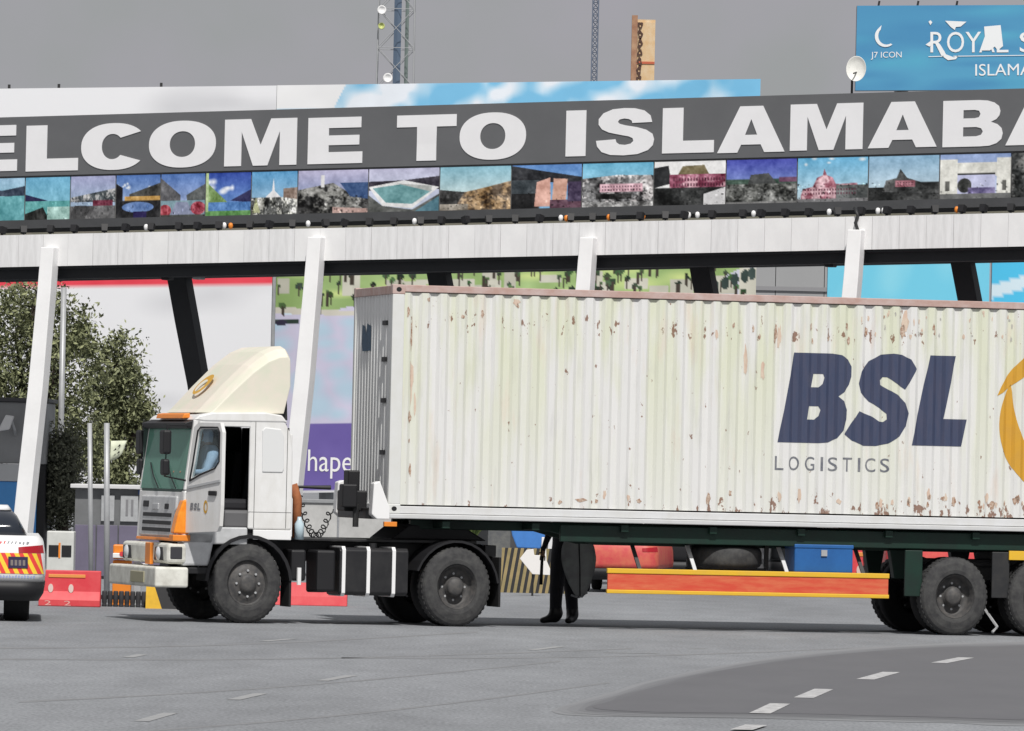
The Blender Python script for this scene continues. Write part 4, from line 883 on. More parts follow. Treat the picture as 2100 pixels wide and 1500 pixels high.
# ------------------------------------------------------------------ billboards behind the gantry
def frame_of(D, px0, px1, pyT, pyB):
    """upright panel at depth D, corners from picture coordinates"""
    A = atY(px0, pyT, D); B = atY(px1, pyT, D); Cc = atY(px0, pyB, D); return A, B, Cc
def billboard(name, label, D, x0, x1, yT, yB, paint, posts=True, thick=.3, slope=0., group=None):
    xl, zl = atY(x0, yB, D)[[0, 2]]; xr = atY(x1, yB, D)[0]; zt = atY(x0, yT, D)[2]
    zl = max(zl, .3); w_, h_ = xr-xl, zt-zl
    T = thing(name, label, 'billboard', (xl, D, 0))
    fr = MB().hexa([(0,.02,zl),(w_,.02,zl+slope*w_),(w_,thick,zl+slope*w_),(0,thick,zl),(0,.02,zt),(w_,.02,zt+slope*w_),(w_,thick,zt+slope*w_),(0,thick,zt)]).build('backing_frame', GREY, T)
    print_grid('printed_face', paint, lambda s, t: (w_*s, 0, zt+(zl-zt)*t+slope*w_*s), T)
    for s in ((.12, .5, .88) if posts else ()):
        MB().tube([(w_*s, thick+.2, 0), (w_*s, thick+.2, zt-.4)], .18, 10).build('support_post', GREY, T)
    return T, w_, zl, zt
# white billboard with a red band
p = Paint(60, 90, (232,233,236), (222,223,226))
for _ in range(40): p.blend(rng.random(), rng.random(), .05+.1*rng.random(), .02+.05*rng.random(), (200,201,205), .5)
# top 178 .. bottom 1040 ; band at 572..590
def yy_(v): return (v-178)/(1060-178)
p.rect(0, 1, yy_(548), yy_(594), (225,70,85), 3)
T1, w1, zl1, zt1 = billboard('white_billboard', 'tall white billboard with a thin red band, behind the leafy trees', 162, -220, 547, 184, 1060, p, slope=.034)
for px in (18, 120, 330):
    x_ = atY(px, 178, 162)[0]-T1.location.x
    MB().box(x_-.03, x_+.03, .1, .16, zt1+.034*x_-.1, zt1+.034*x_+.1).build('top_pin', DARK, T1)
MB().box(w1+.01, w1+.08, .05, .3, 0, zt1+.034*w1-1.6).build('edge_post', GREY, T1)
# park billboard
PW, PHH = 330, 270
p = Paint(PW, PHH, (150,205,240), (150,205,240))
def bx_(v): return (v-549)/(1545-549)
def by_(v): return (v-176)/(1010-176)
fr_ = fractal(PHH, PW); fr_ = fr_ + .8*np.sin((p.X*26+p.Y*60)) ; kk = np.clip(fr_*.5+.35, 0, 1)[..., None]
p.a = np.array((105,190,238))*(1-kk)+np.array((228,236,246))*kk
p.poly([(0,0),(bx_(692),0),(bx_(668),by_(225)),(0,by_(225))], (235,236,238))
p.rect(0, 1, by_(240), by_(640), (150,185,105), 9)
for _ in range(26): p.blend(rng.random(), by_(480+160*rng.random()), .04+.05*rng.random(), .012+.012*rng.random(), (205,225,130), .8)
p.poly([(bx_(1350),by_(660)),(bx_(1440),by_(600)),(bx_(1545),by_(545)),(1,by_(640)),(1,by_(700))], (205,205,222), 4)
p.poly([(0,by_(640)),(bx_(620),by_(650)),(bx_(720),by_(628)),(bx_(720),by_(1010)),(0,by_(1010))], (200,195,222), 3)
p.rect(bx_(600), 1, by_(640), 1, (200,196,224), 3)
p.poly([(0,by_(628)),(bx_(720),by_(640)),(bx_(720),by_(650)),(0,by_(642))], (205,200,185), 4)
for _ in range(36): p.blend(rng.random()*.3, by_(660+200*rng.random()), .02+.03*rng.random(), .015+.03*rng.random(), (175,205,228), .9)
for _ in range(46):
    x = rng.random(); p.rect(x, x+.02+.03*rng.random(), by_(560+60*rng.random()), by_(570+60*rng.random())+.008, (200,198,180), 8)
for _ in range(150):
    x = rng.random(); y = by_(540+90*rng.random()); r_ = .003+.005*rng.random()
    p.ell(x, y, r_, r_*1.2, (62+20*rng.random(),95+25*rng.random(),60), 10, (40,60,45)); p.rect(x-.002, x+.002, y, y+.025, (70,60,50))
for x in (1460, 1480, 1500, 1520, 1535): p.ell(bx_(x), by_(600-(x-1460)*.35), .008, .016, (50,70,65), 12)
p.rect(0, bx_(605), by_(655), by_(663), (60,80,70), 22); p.ell(bx_(570), by_(662), .012, .008, (50,45,70))
p.rect(bx_(600), bx_(1100), by_(868), by_(1006), (108,90,178), 2)
p.rect(bx_(600), bx_(1100), by_(1004), 1, (205,206,210), 3)
detail(p, .42, 0, 3, .78)
T2, w2, zl2, zt2 = billboard('park_billboard', 'wide billboard printed with a green park, lilac water and a purple block', 165, 549, 1541, 175, 1012, p, slope=.036)
xh, zh = atY(628, 966, 165)[[0, 2]]; xe = atY(722, 966, 165)[0]; hp = 14400/165
tf = text_fill('hape'); tv = np.array(tf[0]); tw = tv[:, 0].max()
sc_ = (xe-xh)/tw
mesh_map('printed_word', tf, lambda x, y: (xh-T2.location.x+x*sc_, -.012, zh+y*sc_*1.28), WHITE2, T2)
# cyan billboards
p = Paint(60, 60, (118,205,232), (118,205,232))
for _ in range(25): p.blend(rng.random(), rng.random(), .1*rng.random()+.03, .1, (140,215,236), .6)
billboard('cyan_billboard', 'plain pale cyan billboard behind the right white column', 170, 1690, 2022, 330, 900, p)
p = Paint(60, 90, (80,195,238), (90,200,240))
p.poly([(.0,.45),(.3,.38),(.55,.28),(.6,.3),(.35,.42),(0,.5)], (215,235,245)); p.poly([(.25,.62),(.6,.38),(.9,.3),(1,.36),(.6,.47),(.35,.68)], (205,230,242))
p.poly([(.5,.52),(.7,.40),(1,.34),(1,.5),(.75,.56)], (40,50,55))
billboard('sky_billboard', 'bright blue billboard with white streaks at the right edge', 172, 2027, 2420, 330, 900, p)
# ROYAL billboard
p = Paint(90, 60, (82,150,192), (92,165,202))
for _ in range(40): p.blend(rng.random(), rng.random(), .05+.1*rng.random(), .05+.12*rng.random(), (76,140,186) if rng.random() < .6 else (92,178,206), .5)
T3, w3, zl3, zt3 = billboard('teal_billboard', 'teal blue billboard with white lettering and a crescent above the gantry', 176, 1754, 2560, 12, 186, p, thick=.4, slope=.027)
def rb(px, py):
    P = atY(px, py, 176); return P[0]-T3.location.x, P[2]
RW = mat('billboard_white_ink', (.8,.82,.83), .6)
def rtext(s, x0, x1, yb, yt, name='printed_word', m_=RW):
    vf = norm_fill(text_fill(s))
    def fn(a_, b_):
        px = x0+(x1-x0)*a_; x, z = rb(px, yb+(yt-yb)*b_ - .012*(px-x0)); return x, -.015, z
    return mesh_map(name, vf, fn, m_, T3)
rtext('R', 1908, 1938, 108, 66); rtext('O', 1942, 1977, 108, 66); rtext('Y', 1980, 2012, 108, 66); rtext('A', 2008, 2040, 108, 68); rtext('L', 2044, 2068, 108, 68); rtext('S', 2091, 2122, 108, 66)
for i, s in enumerate('WISS'): rtext(s, 2130+36*i, 2160+36*i, 108, 66)
rtext('ISLAMABAD', 2000, 2185, 156, 132); rtext('J7 ICON', 1786, 1849, 123, 107)
def rpoly(loop, name='printed_mark', m_=RW, y=-.017):
    vf = flat_fill([[rb(*q) for q in loop]])
    return mesh_map(name, vf, lambda x, z: (x, y, z), m_, T3)
rpoly([(2018,55),(2052,52),(2057,95),(2046,104),(2040,96),(2030,104),(2012,104),(2020,80)], 'torn_patch')
rpoly([(1938,43),(1982,45),(1970,55),(1960,56),(1958,62),(1950,56)], 'torn_patch')
rpoly([(1904,45),(1908,42),(1912,46),(1908,52)]); rpoly([(1898,92),(1908,85),(1912,92),(1906,96)])
rpoly([(1918,90),(1928,92),(1940,112),(1956,118),(1966,114),(1960,122),(1944,124),(1930,114)])
rpoly([(1904,116),(1935,115),(1935,116.5),(1904,117.5)]); rpoly([(1955,115),(2110,113),(2110,114.5),(1955,116.5)])
rpoly([(1808,52)]+[(1816-22*math.cos(R(t)), 75+22*math.sin(R(t))) for t in range(-50, 131, 15)]+[(1818-17*math.cos(R(t)), 74+18*math.sin(R(t))) for t in range(120, -50, -15)], 'printed_emblem')
for px in (1800, 1880, 1960):
    x_, z_ = rb(px, 8); MB().tube([(x_, .15, z_-.2), (x_+.05, .15, z_+.08)], .03, 6).build('top_pin', DARK, T3)

# satellite dish on the gantry's top edge
uu, ww = g(1757, 143, .5); P = G0+GU*uu+GV*.5
DS = thing('satellite_dish', 'white egg-shaped satellite dish on a thin dark pole above the sign', 'dish', (P[0], P[1], 8.6+SL*uu), -PH)
zz = ww-(8.6+SL*uu)
dm = MB().lathe([(.001,.0),(.09,-.015),(.15,-.04),(.178,-.075),(.17,-.07),(.1,-.0),(.001,.02)], 28, (0,0,0)); 
dd = dm.build('dish', mat('dish_white', (.78,.78,.74), .45, noise=.3, nscale=8), DS, smooth=True); dd.location = (0, 0, zz); dd.scale = (1, 1, 1.28); dd.rotation_euler = (R(-8), 0, R(8))
MB().tube([(0,-.18,zz-.08),(0,-.02,zz-.05)], .014, 6).build('feed_horn', DARK, DS)
MB().tube([(-.1,.06,-.0),(-.1,.06,zz+.05),(0,.03,zz)], .022, 8).build('pole', DARK, DS)

# ------------------------------------------------------------------ grey block seen between the billboards
xa = atY(1490, 600, 205)[0]; xc = atY(1790, 600, 205)[0]
BL = thing('concrete_building', 'flat grey building wall glimpsed between the park and cyan billboards', 'building', (xa, 205, 0))
wb = xc-xa; zt = atY(1600, 330, 205)[2]
BW = mat('grey_render', (.31,.315,.32), .8, noise=.3, nscale=.6, rgb2=(.27,.27,.28))
for i in range(3):
    MB().box(wb*i/3+.01, wb*(i+1)/3-.01, 0, .2, .0, zt).build('wall_panel', BW, BL)
MB().box(0, wb, .22, 8, 0, zt-.1).build('wall', BW, BL); MB().box(-.05, wb+.05, -.06, 0, atY(1600,588,205)[2]-.12, atY(1600,588,205)[2]).build('ledge', mat('grey_ledge', (.25,.25,.26), .8), BL)
MB().box(-.1, wb+.1, -.1, 8.1, zt, zt+.25).build('roof', BW, BL)

# ------------------------------------------------------------------ masts and vertical sign
def mast(name, label, px, D, halfw, pyt, m_, dishes=(), taper=0., central=False):
    x = gat(px-22, D); zt = 2+ (969+.0227*(px-1050)-pyt)/ppm(D)
    T = thing(name, label, 'mast', (x, D, 0)); n = max(6, int(zt/(halfw*2.2)))
    cs = [(-halfw, -halfw), (halfw, -halfw), (halfw, halfw), (-halfw, halfw)]; r_ = max(.028, halfw*.04)
    for a_, b_ in cs: MB().tube([(a_*(1+taper), b_*(1+taper), 0), (a_, b_, zt)], r_, 5).build('mast_leg', m_, T)
    lat = MB()
    for i in range(n):
        z0, z1 = zt*i/n, zt*(i+1)/n
        for j in range(4):
            a_, b_ = cs[j], cs[(j+1) % 4]; k0, k1 = 1+taper*(1-z0/zt), 1+taper*(1-z1/zt)
            lat.tube([(a_[0]*k0, a_[1]*k0, z0), (b_[0]*k1, b_[1]*k1, z1)], r_*.55, 4); lat.tube([(a_[0]*k1, a_[1]*k1, z1), (b_[0]*k1, b_[1]*k1, z1)], r_*.5, 4)
            lat.tube([(b_[0]*k0, b_[1]*k0, z0), (a_[0]*k1, a_[1]*k1, z1)], r_*.55, 4)
    lo_ = lat.build('mast_lattice', m_, T); lo_['kind'] = 'stuff'
    if central: MB().tube([(.05, 0, 0), (.05, 0, zt)], halfw*.24, 6).build('cable_ladder', mat('blue_grey_cable', (.1,.14,.2), .6), T); MB().tube([(.45, .1, 0), (.45, .1, zt)], halfw*.12, 6).build('cable_ladder', mat('green_grey_cable', (.16,.2,.19), .6), T)
    for dx, dpy, r2 in dishes:
        z = 2+(969-.0227*240-dpy)/ppm(D)
        d_ = MB().lathe([(.001, -.06), (r2*.7, -.1), (r2, -.16), (r2, .1), (.001, .14)], 20, (0,0,0)).build('dish', WHITE2 if dpy != 57 else mat('lime_dish', (.5,.55,.2), .5), T, smooth=True); d_.location = (dx, -halfw-.25, z)
    return T
HAZEM = mat('hazy_grey_steel', (.36,.37,.38), .7); HAZE2 = mat('mast_blue_steel', (.14,.17,.23), .7)
mast('lattice_mast', 'wide telecom lattice mast with round white dishes behind the gantry', 812, 300, .75, -60, HAZEM, ((-.62, 24, .19), (-.62, 57, .14), (-.3, 163, .2)), .25, True)
mast('slim_mast', 'slim blue-grey mast right of the dished lattice mast', 1220, 320, .13, -60, HAZE2)
xv = atY(1295, 100, 210)[0]; xw = atY(1343, 100, 210)[0]; zt = atY(1318, 32, 210)[2]; zb = 0
VS = thing('vertical_sign', 'tall narrow sandy orange sign tower with worn dark letters', 'sign', (xv, 210, 0))
wv = xw-xv
SAND = mat('sandy_panel', (.62,.42,.22), .7, noise=.8, nscale=3, rgb2=(.68,.55,.38))
MB().box(0, wv*.24, 0, .5, 0, zt).build('sign_edge_panel', mat('brown_panel', (.3,.15,.09), .7, noise=.7, nscale=4, rgb2=(.5,.33,.2)), VS)
hseg = 2.2
for i in range(8): MB().box(wv*.24+.01, wv, .02, .5, zt-.2-hseg*(i+1)+.02, zt-.2-hseg*i).build('sign_panel', SAND, VS)
MB().box(wv*.24, wv, .05, .5, zt-.2, zt-.12).build('sign_cap', SAND, VS)
for i in range(7):
    z = zt-.3-.27*i; k = wv*(.12 if i < 5 else .1)
    loop = [(k+wv*.1*math.cos(R(t))*(1+.3*math.sin(3*R(t)+i)), z+.13*math.sin(R(t))*(1+.35*math.cos(2*R(t)+2*i))) for t in range(0, 360, 24)]
    inner = [(k+wv*.04*math.cos(R(t)), z+.05*math.sin(R(t))) for t in range(0, 360, 30)]
    mesh_map('worn_letter', flat_fill([[(a_+wv*.24, b_) for a_, b_ in loop], [(a_+wv*.24, b_) for a_, b_ in inner]]), lambda x, z_: (x, -.005, z_), mat('worn_dark_letter', (.08,.04,.03), .7), VS, .02)
MB().box(wv*.24, wv, -.006, .02, zt-1.45, zt-1.38).build('red_line', mat('red_line_paint', (.5,.12,.06), .6), VS)

# ------------------------------------------------------------------ trees
def leaf_mat(name, c1, c2):
    M = bpy.data.materials.new(name); M.use_nodes = True; t = M.node_tree; b = t.nodes['Principled BSDF']; b.inputs['Roughness'].default_value = .6; b.inputs['Specular IOR Level'].default_value = .2
    gi = t.nodes.new('ShaderNodeNewGeometry'); mx_ = t.nodes.new('ShaderNodeMixRGB'); mx_.inputs[1].default_value = (*c1, 1); mx_.inputs[2].default_value = (*c2, 1)
    t.links.new(gi.outputs['Random Per Island'], mx_.inputs[0]); t.links.new(mx_.outputs[0], b.inputs['Base Color']); return M
LEAF = leaf_mat('olive_leaves', (.07,.082,.045), (.30,.32,.17)); LEAF2 = leaf_mat('dark_leaves', (.06,.066,.052), (.24,.25,.18))
BARK = mat('bark', (.07,.055,.045), .9, noise=.6, nscale=12)
def tree(name, label, px, D, lobes, leaves, lm_, size=(.10, .2), cat='tree'):
    x = gat(px, D); T = thing(name, label, cat, (x, D, 0)); sc = ppm(D)
    def wz(a_, b_): P = atY(a_, b_, D); return P[0]-x, P[2]
    vs = []; fs = []; L = []; 
    for (lx, ly, rx, ry) in lobes:
        u_, z_ = wz(lx, ly); L.append((u_, rng.normal(0, .35), z_, rx/sc, ry/sc))
    tot = sum(l[3]*l[4] for l in L)
    for (u_, d_, z_, a_, b_) in L:
        k = int(leaves*a_*b_/tot); ncl = max(6, k//60)
        cl = []
        while len(cl) < ncl:
            q = rng.uniform(-1, 1, 3); r_ = np.linalg.norm(q)
            if r_ <= 1 and r_ > .25: cl.append((q, .12+.2*rng.random()))
        for (q, cr) in cl:
            for _ in range(k//ncl):
                o_ = rng.normal(0, 1, 3); o_ = o_/np.linalg.norm(o_)*rng.random()**.6*cr*1.4
                c = np.array([u_+q[0]*a_+o_[0], d_+q[1]*max(a_, b_)*.8+o_[1], z_+q[2]*b_+o_[2]])
                s_ = rng.uniform(*size)*.5; d1 = rng.normal(0, 1, 3); d1 /= np.linalg.norm(d1); d2 = np.cross(d1, rng.normal(0, 1, 3)); d2 /= np.linalg.norm(d2)
                i = len(vs); vs += [tuple(c-d1*s_), tuple(c+d2*s_*.42), tuple(c+d1*s_), tuple(c-d2*s_*.42)]; fs.append((i, i+1, i+2, i+3))
    me = bpy.data.meshes.new('crown'); me.from_pydata(vs, [], fs); cr_ = link('crown', me, lm_, T)
    tr = MB(); zc = min(l[2] for l in L)
    tr.tube([(0,0,0),(.05,0,zc*.5),(0,.05,zc+.3)], [.12,.1,.08], 8)
    for (u_, d_, z_, a_, b_) in L: tr.tube([(0,.02,zc*.7),(u_*.5,d_*.5,(zc+z_)*.5),(u_,d_,z_),(u_+.1,d_,z_+b_*.6)], [.11,.07,.04,.012], 6)
    tr.build('trunk', BARK, T, smooth=True)
    return T
tree('broadleaf_tree', 'big olive green tree at the far left, behind the first white column', 60, 139, [(30,690,120,100),(110,780,110,120),(10,860,120,100),(150,690,55,60),(70,620,70,50),(130,900,90,90),(-90,760,120,150)], 30000, LEAF, (.05,.15))
tree('leafy_tree', 'smaller bushy tree in front of the white billboard, left of the cab', 235, 143, [(240,750,55,65),(250,830,70,80),(275,900,45,60),(215,930,60,70),(290,850,30,30),(255,985,45,45)], 16000, LEAF, (.05,.15))
tree('dark_shrub', 'dark dense shrub low down beside the blue booth', 124, 132, [(124,985,32,60),(122,1042,28,40),(142,1010,24,45),(126,930,34,40)], 11000, LEAF2, (.06,.11), 'shrub')
def spiky(name, label, px, D, h, n=34):
    x = gat(px, D); mb = MB()
    for _ in range(n):
        a_ = rng.uniform(0, 6.28); r_ = rng.uniform(.15, .5); hh = h*rng.uniform(.7, 1); pts = [(0,0,h*.55),(r_*.5*math.cos(a_), r_*.5*math.sin(a_), hh),(r_*math.cos(a_), r_*math.sin(a_), hh*.93)]
        mb.tube(pts, [.02,.018,.004], 4)
    T = thing(name, label, 'plant', (x, D, 0)); mb.build('leaves', leaf_mat('palm_leaf_'+name, (.06,.1,.03), (.2,.26,.09)), T); MB().tube([(0,0,0),(0,0,h*.6)], [.12,.07], 8).build('trunk', BARK, T); return T
spiky('small_palm', 'small spiky green palm showing between tractor and trailer', 965, 117, 1.55, 90)

# ------------------------------------------------------------------ toll booth, hut, poles on the left
D = 131; xa = gat(-190, D); xc = gat(88, D)
BT = thing('toll_booth', 'grey toll booth with a blue lower panel behind the first column', 'booth', (xa, D, 0)); w_ = xc-xa
MB().box(0, w_, 0, 2.5, 1.95, 3.1).build('upper_wall', mat('booth_dark_grey', (.32,.325,.33), .7, noise=.3, nscale=2), BT, .02)
MB().box(-.02, w_-.18, -.06, 2.4, 1.62, 1.945).build('ledge', mat('booth_pale_grey', (.6,.61,.62), .6), BT, .02)
MB().box(.02, w_-.15, 0, 2.3, 0, 1.615).build('blue_panel', mat('booth_blue', (.1,.38,.85), .5, noise=.2, nscale=2), BT, .01)
MB().box(w_-.145, w_, .02, 2.3, .0, 1.94).build('corner_post', BLACK, BT, .01)  # black strip paints in the dark shade along the booth's right edge
MB().box(-.1, w_+.04, -.1, 2.6, 3.105, 3.18).build('roof', mat('booth_roof', (.08,.08,.085), .7), BT, .01)
P = atY(14, 870, D-.35)
CC = thing('security_camera', 'small white security camera on the toll booth wall', 'camera', (P[0], P[1]+.05, P[2]))
MB().prism([(-.17,-.14),(.05,-.1),(.13,.15),(-.02,.17)], -.12, .1).build('housing', WHITE2, CC, .02)
MB().tube([(.08,0,.08),(.14,.1,-.1),(.14,.3,-.2)], .025, 6).build('bracket', STEEL, CC)
def pole(label, px, D, pyt, r_, pxt=None, cat='pole'):
    x = gat(px, D); P = atY(pxt if pxt is not None else px, pyt, D)
    T = thing('metal_pole', label, cat, (x, D, 0)); MB().tube([(0,0,0),(P[0]-x,0,P[2])], [r_*1.1, r_], 10).build('shaft', mat('pole_grey', (.42,.43,.44), .45, .2, noise=.3, nscale=5), T, smooth=True)
    MB().lathe([(.001,.04),(r_*2.4,.04),(r_*2.4,0),(.001,0)], 14, (0,0,0), 'z').build('base_plate', STEEL, T); return T
pole('tall grey pole just right of the first white column', 119, 133, 590, .055, 131)
pole('left of two thin grey poles by the grey hut', 187, 104, 868, .035, 184)
FP = pole('thin grey pole carrying a small pale pennant', 219, 103, 868, .042, 219)
P = atY(222, 945, 103)
FLG = thing('pennant', 'small pale green-white pennant on a thin pole', 'flag', (P[0], 103-.02, P[2]))
fl_ = MB(); vs = []; fs = []; n = 7
for i in range(n):
    t = i/(n-1); top = .29-.02*t+.03*t; bot = .0+.12*t*t
    for j in range(4): q = j/3; vs.append((.03+.24*t*(1-.25*(1-q)), .03*math.sin(5*t+q), bot+(top-bot)*q))
for i in range(n-1):
    for j in range(3): fs.append((i*4+j, (i+1)*4+j, (i+1)*4+j+1, i*4+j+1))
fo = MB().add(vs, fs).build('cloth', mat('pennant_cloth', (.68,.72,.55), .8, noise=.3, nscale=9, rgb2=(.5,.52,.45)), FLG, smooth=True)
s_ = fo.modifiers.new('t', 'SOLIDIFY'); s_.thickness = .004
for k, q in enumerate(((.07,.14),(.13,.2),(.12,.1))): MB().add([(q[0],-.035,q[1]),(q[0]+.05,-.035,q[1]+.02),(q[0]+.04,-.035,q[1]+.05)], [(0,1,2)]).build('printed_mark', BLACK, FLG)
# hut
D = 121; xa = gat(150, D); xc = gat(330, D); w_ = xc-xa
HT = thing('grey_hut', 'grey metal guard hut with lilac lower panels behind the thin poles', 'hut', (xa, D, 0))
MB().box(0, w_, .05, 2, 0, 1.55).build('wall', mat('hut_grey', (.16,.165,.17), .7, noise=.4, nscale=3), HT)
for i in range(4): MB().box(w_*i/4+.01, w_*(i+1)/4-.01, 0, .045, .05, .93).build('lower_panel', mat('lilac_grey_panel', (.155,.14,.2), .6, noise=.3, nscale=3), HT, .008)
for x0, x1 in ((.3, .45), (.52, .72)): MB().box(w_*x0, w_*x1, 0, .045, 1.0, 1.45).build('notice_board', mat('pale_notice', (.4,.41,.42), .6, noise=.4, nscale=9), HT, .006)
for x0 in (.34, .58, .64): MB().box(w_*x0, w_*x0+.04, -.008, .0, 1.1, 1.38).build('notice_mark', mat('notice_ink', (.2,.2,.21), .7), HT)
MB().box(-.08, w_*.8, -.1, 2.05, 1.56, 1.63).build('roof', mat('hut_roof_white', (.6,.6,.6), .5), HT, .01)
MB().box(w_*.72, w_*.95, -.02, .04, 1.47, 1.55).build('blue_plate', mat('hut_blue', (.04,.09,.25), .5), HT)

# ------------------------------------------------------------------ barriers
def jersey(name, label, px0, px1, D, h, m_, group=None, cat='barrier', stripes=None, holes=False, prof=None, rz=0., marks=False):
    x0, x1 = gat(px0, D), gat(px1, D); L = x1-x0; T = thing(name, label, cat, (x0, D, 0), rz, group)
    pr = [(q[0]*h, q[1]*h) for q in (prof or [(-.32,0),(.32,0),(.32,.18),(.16,.42),(.12,1),(-.12,1),(-.16,.42),(-.32,.18)])]
    if stripes is None: MB().prism(pr, 0, L, 'x').build('body', m_, T, .03*h, seg=3)
    else:
        n = stripes[2]; sh = .35*h
        for i in range(-2, n+1):
            a0, a1 = L*i/n, L*(i+1)/n
            def P(q, t): return (min(max(t + sh*(q[1]/h)*stripes[3], 0), L), q[0], q[1])
            vs = [P(q, a0) for q in pr]+[P(q, a1) for q in pr]; k = len(pr)
            if max(v[0] for v in vs) <= 0 or min(v[0] for v in vs) >= L: continue
            MB().add(vs, [tuple(range(k))[::-1], tuple(range(k, 2*k))]+[(j, (j+1) % k, k+(j+1) % k, k+j) for j in range(k)]).build('painted_stripe', stripes[i % 2], T)
    if holes:
        for s in (.12, .45): MB().prism(ell(L*s+.06, .5*h, .035*2*h, .12*h, 14), -.2*h, -.13*h).build('forklift_slot', mat('slot_pale', (.7,.55,.5), .7), T)
        MB().box(L*.15, L*.75, -.135*h-.01, -.1*h, .8*h, .89*h).build('reflector_strip', mat('orange_reflector', (.75,.3,.08), .4), T, .004)
        if marks: 
            for s in (.1, .42): mesh_map('painted_number', norm_fill(text_fill('2')), lambda a_, b_: (L*s+.09*a_, -.325*h, .03*h+.13*h*b_), mat('faded_pink_paint', (.72,.4,.36), .7), T)
    return T
jersey('water_barrier', 'red plastic barrier marked 2 beside the police car', 80, 206, 97.5, .5, RED, 'red water barriers', holes=True, marks=True)
jersey('water_barrier', 'low red plastic barrier seen behind the front wheel under the chassis', 560, 712, 102, .33, RED, 'red water barriers', prof=[(-.5,0),(.5,0),(.4,.4),(.2,1),(-.2,1),(-.4,.4)])
jersey('water_barrier', 'red plastic barrier right beside the blue toolbox under the trailer', 1745, 1822, 124, .82, RED, 'red water barriers', holes=True)
BY1 = mat('barrier_black', (.02,.02,.022), .6, noise=.4, nscale=5); BY2 = mat('barrier_yellow', (.72,.42,.02), .55, noise=.4, nscale=5); BY3 = mat('barrier_tan', (.32,.24,.11), .6, noise=.6, nscale=5, rgb2=(.15,.14,.06))
jersey('striped_barrier', 'yellow and black striped barrier base below the cab bumper', 300, 400, 97.5, .55, None, 'striped barriers', stripes=(BY2, BY1, 3, -1), prof=[(-.4,0),(.4,0),(.2,1),(-.2,1)])
jersey('striped_barrier', 'tan and black diagonally striped barrier between drive wheel and standing person', 1026, 1195, 117, .74, None, 'striped barriers', stripes=(BY3, BY1, 26, .45), prof=[(-.3,0),(.3,0),(.2,1),(-.2,1)])
# ribbed rubber row
D = 98; xa, xc = gat(208, D), gat(312, D)
RB = thing('rubber_fence', 'row of black ribbed rubber blocks at the foot of the orange cabinet', 'barrier', (xa, D, 0)); nb = 9
for i in range(nb): MB().lathe([(.001,0),(.036,0),(.036,.02),(.03,.04),(.036,.06),(.036,.2),(.03,.22),(.001,.22)], 14, ((xc-xa)*(i+.5)/nb,0,0), 'z').build('rubber_block', mat('rib_rubber', (.04,.04,.045), .7, noise=.5, nscale=9), RB, smooth=True)
MB().box(-.02, xc-xa+.02, .0, .06, .1, .16).build('tie_bar', BLACK, RB)
# boom barrier cabinet
xa = gat(249, 98.8); OC = thing('boom_barrier', 'orange boom barrier cabinet with white arm and round red mark', 'barrier', (xa, 98.8, 0))
MB().box(-.13, .13, -.1, .12, .0, .64).build('cabinet', ORANGE, OC, .015); MB().box(-.13, .13, -.11, .13, .655, .86).build('cabinet_head', ORANGE, OC, .02)
MB().box(-.13, .3, -.17, -.115, .67, .74).build('boom_arm', WHITE2, OC, .01); MB().prism(ell(0,.73,.035,.035,16), -.18, -.172).build('red_mark', RED, OC)
MB().prism(ell(.03,.44,.045,.07,18), -.108, -.1).build('white_label', WHITE2, OC)
MB().box(.16, .27, -.05, .05, 0, .62).build('grey_post', STEEL, OC, .01)
MB().box(.27, .36, -.07, .05, .3, .6).build('white_board', WHITE2, OC, .01)
# cones
def cone(label, px, D, h):
    T = thing('traffic_cone', label, 'cone', (gat(px, D), D, 0), 0, 'traffic cones')
    k = h/.75; MB().box(-.17*k,.17*k,-.17*k,.17*k,0,.04*k).build('base', BLACK, T, .01)
    cm_ = mat('cone_red', (.75,.07,.06), .5)
    MB().lathe([(.13*k,.04*k),(.095*k,.28*k)], 20, (0,0,0), 'z').build('body', cm_, T, smooth=True)
    MB().lathe([(.095*k,.28*k),(.065*k,.48*k)], 20, (0,0,0), 'z').build('reflective_band', WHITE2, T, smooth=True)
    MB().lathe([(.065*k,.48*k),(.025*k,.74*k),(.001,.75*k)], 20, (0,0,0), 'z').build('tip', cm_, T, smooth=True)
cone('left traffic cone glimpsed under the trailer', 1374, 126, .78); cone('right traffic cone near the spare tyre under the trailer', 1402, 124, .78)
# white board and blue sheet behind the striped barrier
x_, z_ = atY(1068, 1150, 114)[[0, 2]]
WBD = thing('white_board', 'white pointed board leaning in front of the striped barrier', 'board', (x_, 114, 0))
def wbp(px, py): P = atY(px, py, 114); return P[0]-x_, P[2]
MB().prism([wbp(*q) for q in [(1066,1146),(1080,1128),(1094,1126),(1096,1139),(1110,1139),(1111,1102),(1119,1102),(1121,1150),(1130,1172),(1128,1180),(1092,1178)]], 0, .05).build('panel', mat('board_white', (.78,.76,.74), .6), WBD, .006)
MB().tube([(.2,.1,0),(.2,.04,.6)], .02, 6).build('prop', DARK, WBD)
x_, z_ = atY(1045, 1100, 123)[[0, 2]]
BSH = thing('blue_tarpaulin', 'bright blue folded sheet behind the white board', 'tarpaulin', (x_, 123, 0))
def bsp(px, py): P = atY(px, py, 123); return P[0]-x_, P[2]
MB().prism([bsp(*q) for q in [(1046,1072),(1105,1070),(1118,1100),(1108,1126),(1060,1124),(1050,1098)]], 0, .12).build('sheet', mat('bright_blue_sheet', (.06,.22,.6), .6, noise=.3, nscale=5), BSH, .02)
MB().box(.1,.5,.02,.1,0,.5).build('stand', DARK, BSH)
